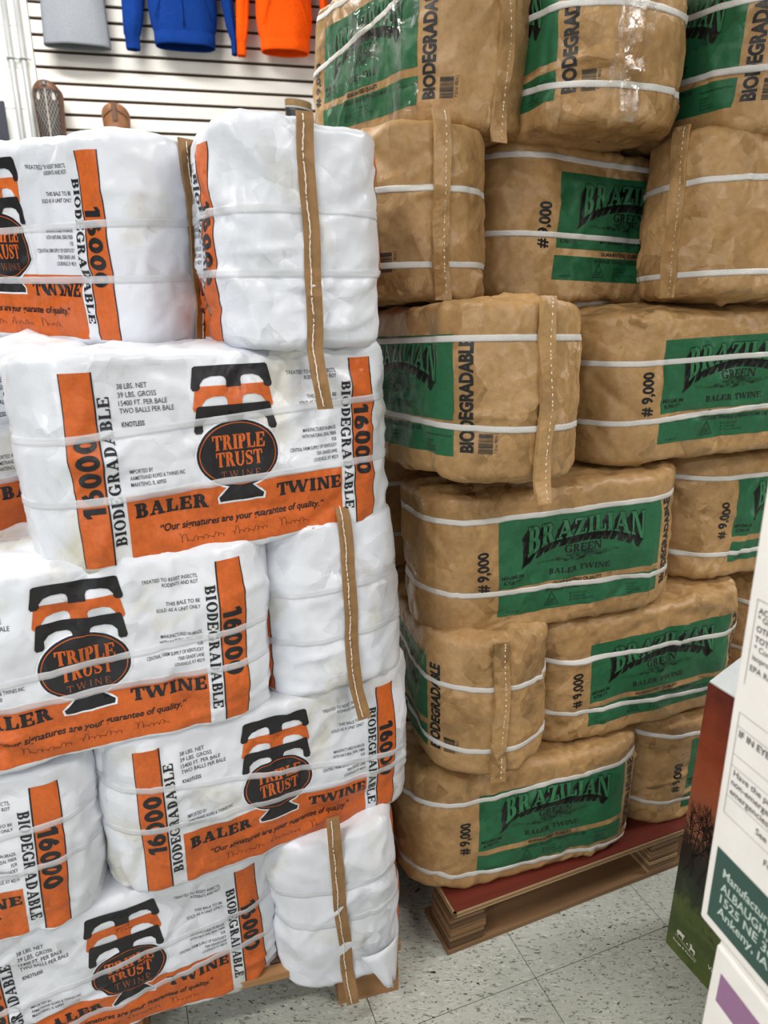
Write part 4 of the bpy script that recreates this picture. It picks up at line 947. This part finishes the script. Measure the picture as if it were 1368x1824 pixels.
sh = MB().box(-.12, 0, 0, 1.75, .30, .012).build('display_shelf', 'shelf_white'); sh.location = onwall(0, .302, 1.917); sh.rotation_euler = (0, 0, WA); tag(sh, 'white shelf on the slat wall carrying the boots, hidden by the bales', 'shelf')
r0, sp_, H, w, d = boot('tall brown boot with pale diamond stitching and two pull holes, left of the others', .066, 2.335, .158, .085, 'boot_brown', 1)
dk = MB(); dk.grid([[sp_(R(-90)+x, z)*1.0 + Vector((0, -.0008, 0)) for x in [R(-52+104*k/16) for k in range(17)]] for z in [.10+(H-.045-.10)*i/10 for i in range(11)]]); dk.build('dark_panel', 'boot_dark', r0, True)
lat = MB()
for sg in (-1, 1):
    for k in range(-6, 22, 2):
        pts = []
        for i in range(14):
            z = .12 + .028*k*.62 + .020*i; an = R(-90) + sg*R(-48 + 96*i/13)
            if .11 < z < H-.048: pts.append(sp_(an, z) + Vector((0, -.0022, 0)))
        if len(pts) > 2: lat.tube(pts, .0006, 4)
lat.build('diamond_stitching', 'pale_stitch', r0)
q = MB(); q.tube([sp_(R(-90), .1+.02*i)+Vector((0, -.003, 0)) for i in range(int((H-.04-.1)/.02)+1)], .0026, 6); q.build('centre_piping', 'pale_stitch', r0)
for sx in (-1, 1):
    F_ = MB(); c0 = H-.078; pts = [(math.sin(t)*.0085*(1-.25*math.cos(t)), math.cos(t)*.019) for t in [2*math.pi*k/14 for k in range(14)]]
    F_.add([sp_(R(-90)+sx*R(30)+a/(w*.45), c0+b)+Vector((0, -.0032, 0)) for a, b in pts], [tuple(range(14))]); F_.build('pull_hole', 'pale_stitch', r0)
q = MB(); q.add([sp_(R(-90)+R(x), z)+Vector((0, -.003, 0)) for x, z in ((-9, H-.030), (9, H-.030), (9, H-.004), (-9, H-.004))], [(0, 1, 2, 3)]); q.build('badge', 'boot_black', r0)
q = MB()
for a, b in (((-5, H-.024), (5, H-.009)), ((5, H-.024), (-5, H-.009))): q.tube([sp_(R(-90)+R(a[0]), a[1])+Vector((0, -.0045, 0)), sp_(R(-90)+R(b[0]), b[1])+Vector((0, -.0045, 0))], .0016, 4)
q.build('badge_mark', 'pale_stitch', r0)
r0, sp_, H, w, d = boot('brown leather boot with rounded top and pull strap, behind the top left white bale', .412, 2.240, .152, .06, 'boot_tan', 2)
q = MB(); q.grid([[sp_(R(-90)+R(x), z)+Vector((0, -.002-.002*(abs(x) < 8), 0)) for x in (-11, -5, 5, 11)] for z in [H-.09+.0115*i for i in range(9)]]); q.build('pull_strap', 'boot_brown', r0, True)
q = MB(); q.tube([sp_(R(-90)+R(x), H-.028-abs(x)*.0007)+Vector((0, -.002, 0)) for x in range(-60, 61, 6)], .0022, 6); q.build('top_stitching', 'boot_brown', r0, True)
r0, sp_, H, w, d = boot('black boot with a tan collar, peeking out above the end-on white bale', 1.442, 2.268, .158, .0, 'boot_black', 3, lean=-.010)
P = []
for z, k in ((H-.005, .985), (H+.030, 1.0), (H+.036, .96)): P.append([(w/2*k*math.cos(2*math.pi*j/32), d/2*k*math.sin(2*math.pi*j/32), z-.010*math.cos(2*math.pi*j/32)) for j in range(32)])
q = MB(); q.grid(P, True); q.f.append(tuple(range(64, 96))); q.build('collar', 'boot_lining', r0, True)
P = [[(w/2*k*math.cos(2*math.pi*j/32), d/2*k*math.sin(2*math.pi*j/32), z-.010*math.cos(2*math.pi*j/32)) for j in range(32)] for z, k in ((H-.010, 1.01), (H-.002, 1.01))]
q = MB(); q.grid(P, True); q.build('pale_band', 'pale_stitch', r0, True)
# dark board at the left photo edge
r0 = empty('notice_board', onwall(-.36, .09, 1.95), WA); MB().box(-.19, -.012, 0, .19, .012, .29).build('board', 'navy_board', r0, bevel=.004); MB().box(-.02, .012, .1, .02, .067, .2).build('bracket', 'conduit', r0)
tag(r0, 'dark navy board on the white wall at the left photo edge', 'board')
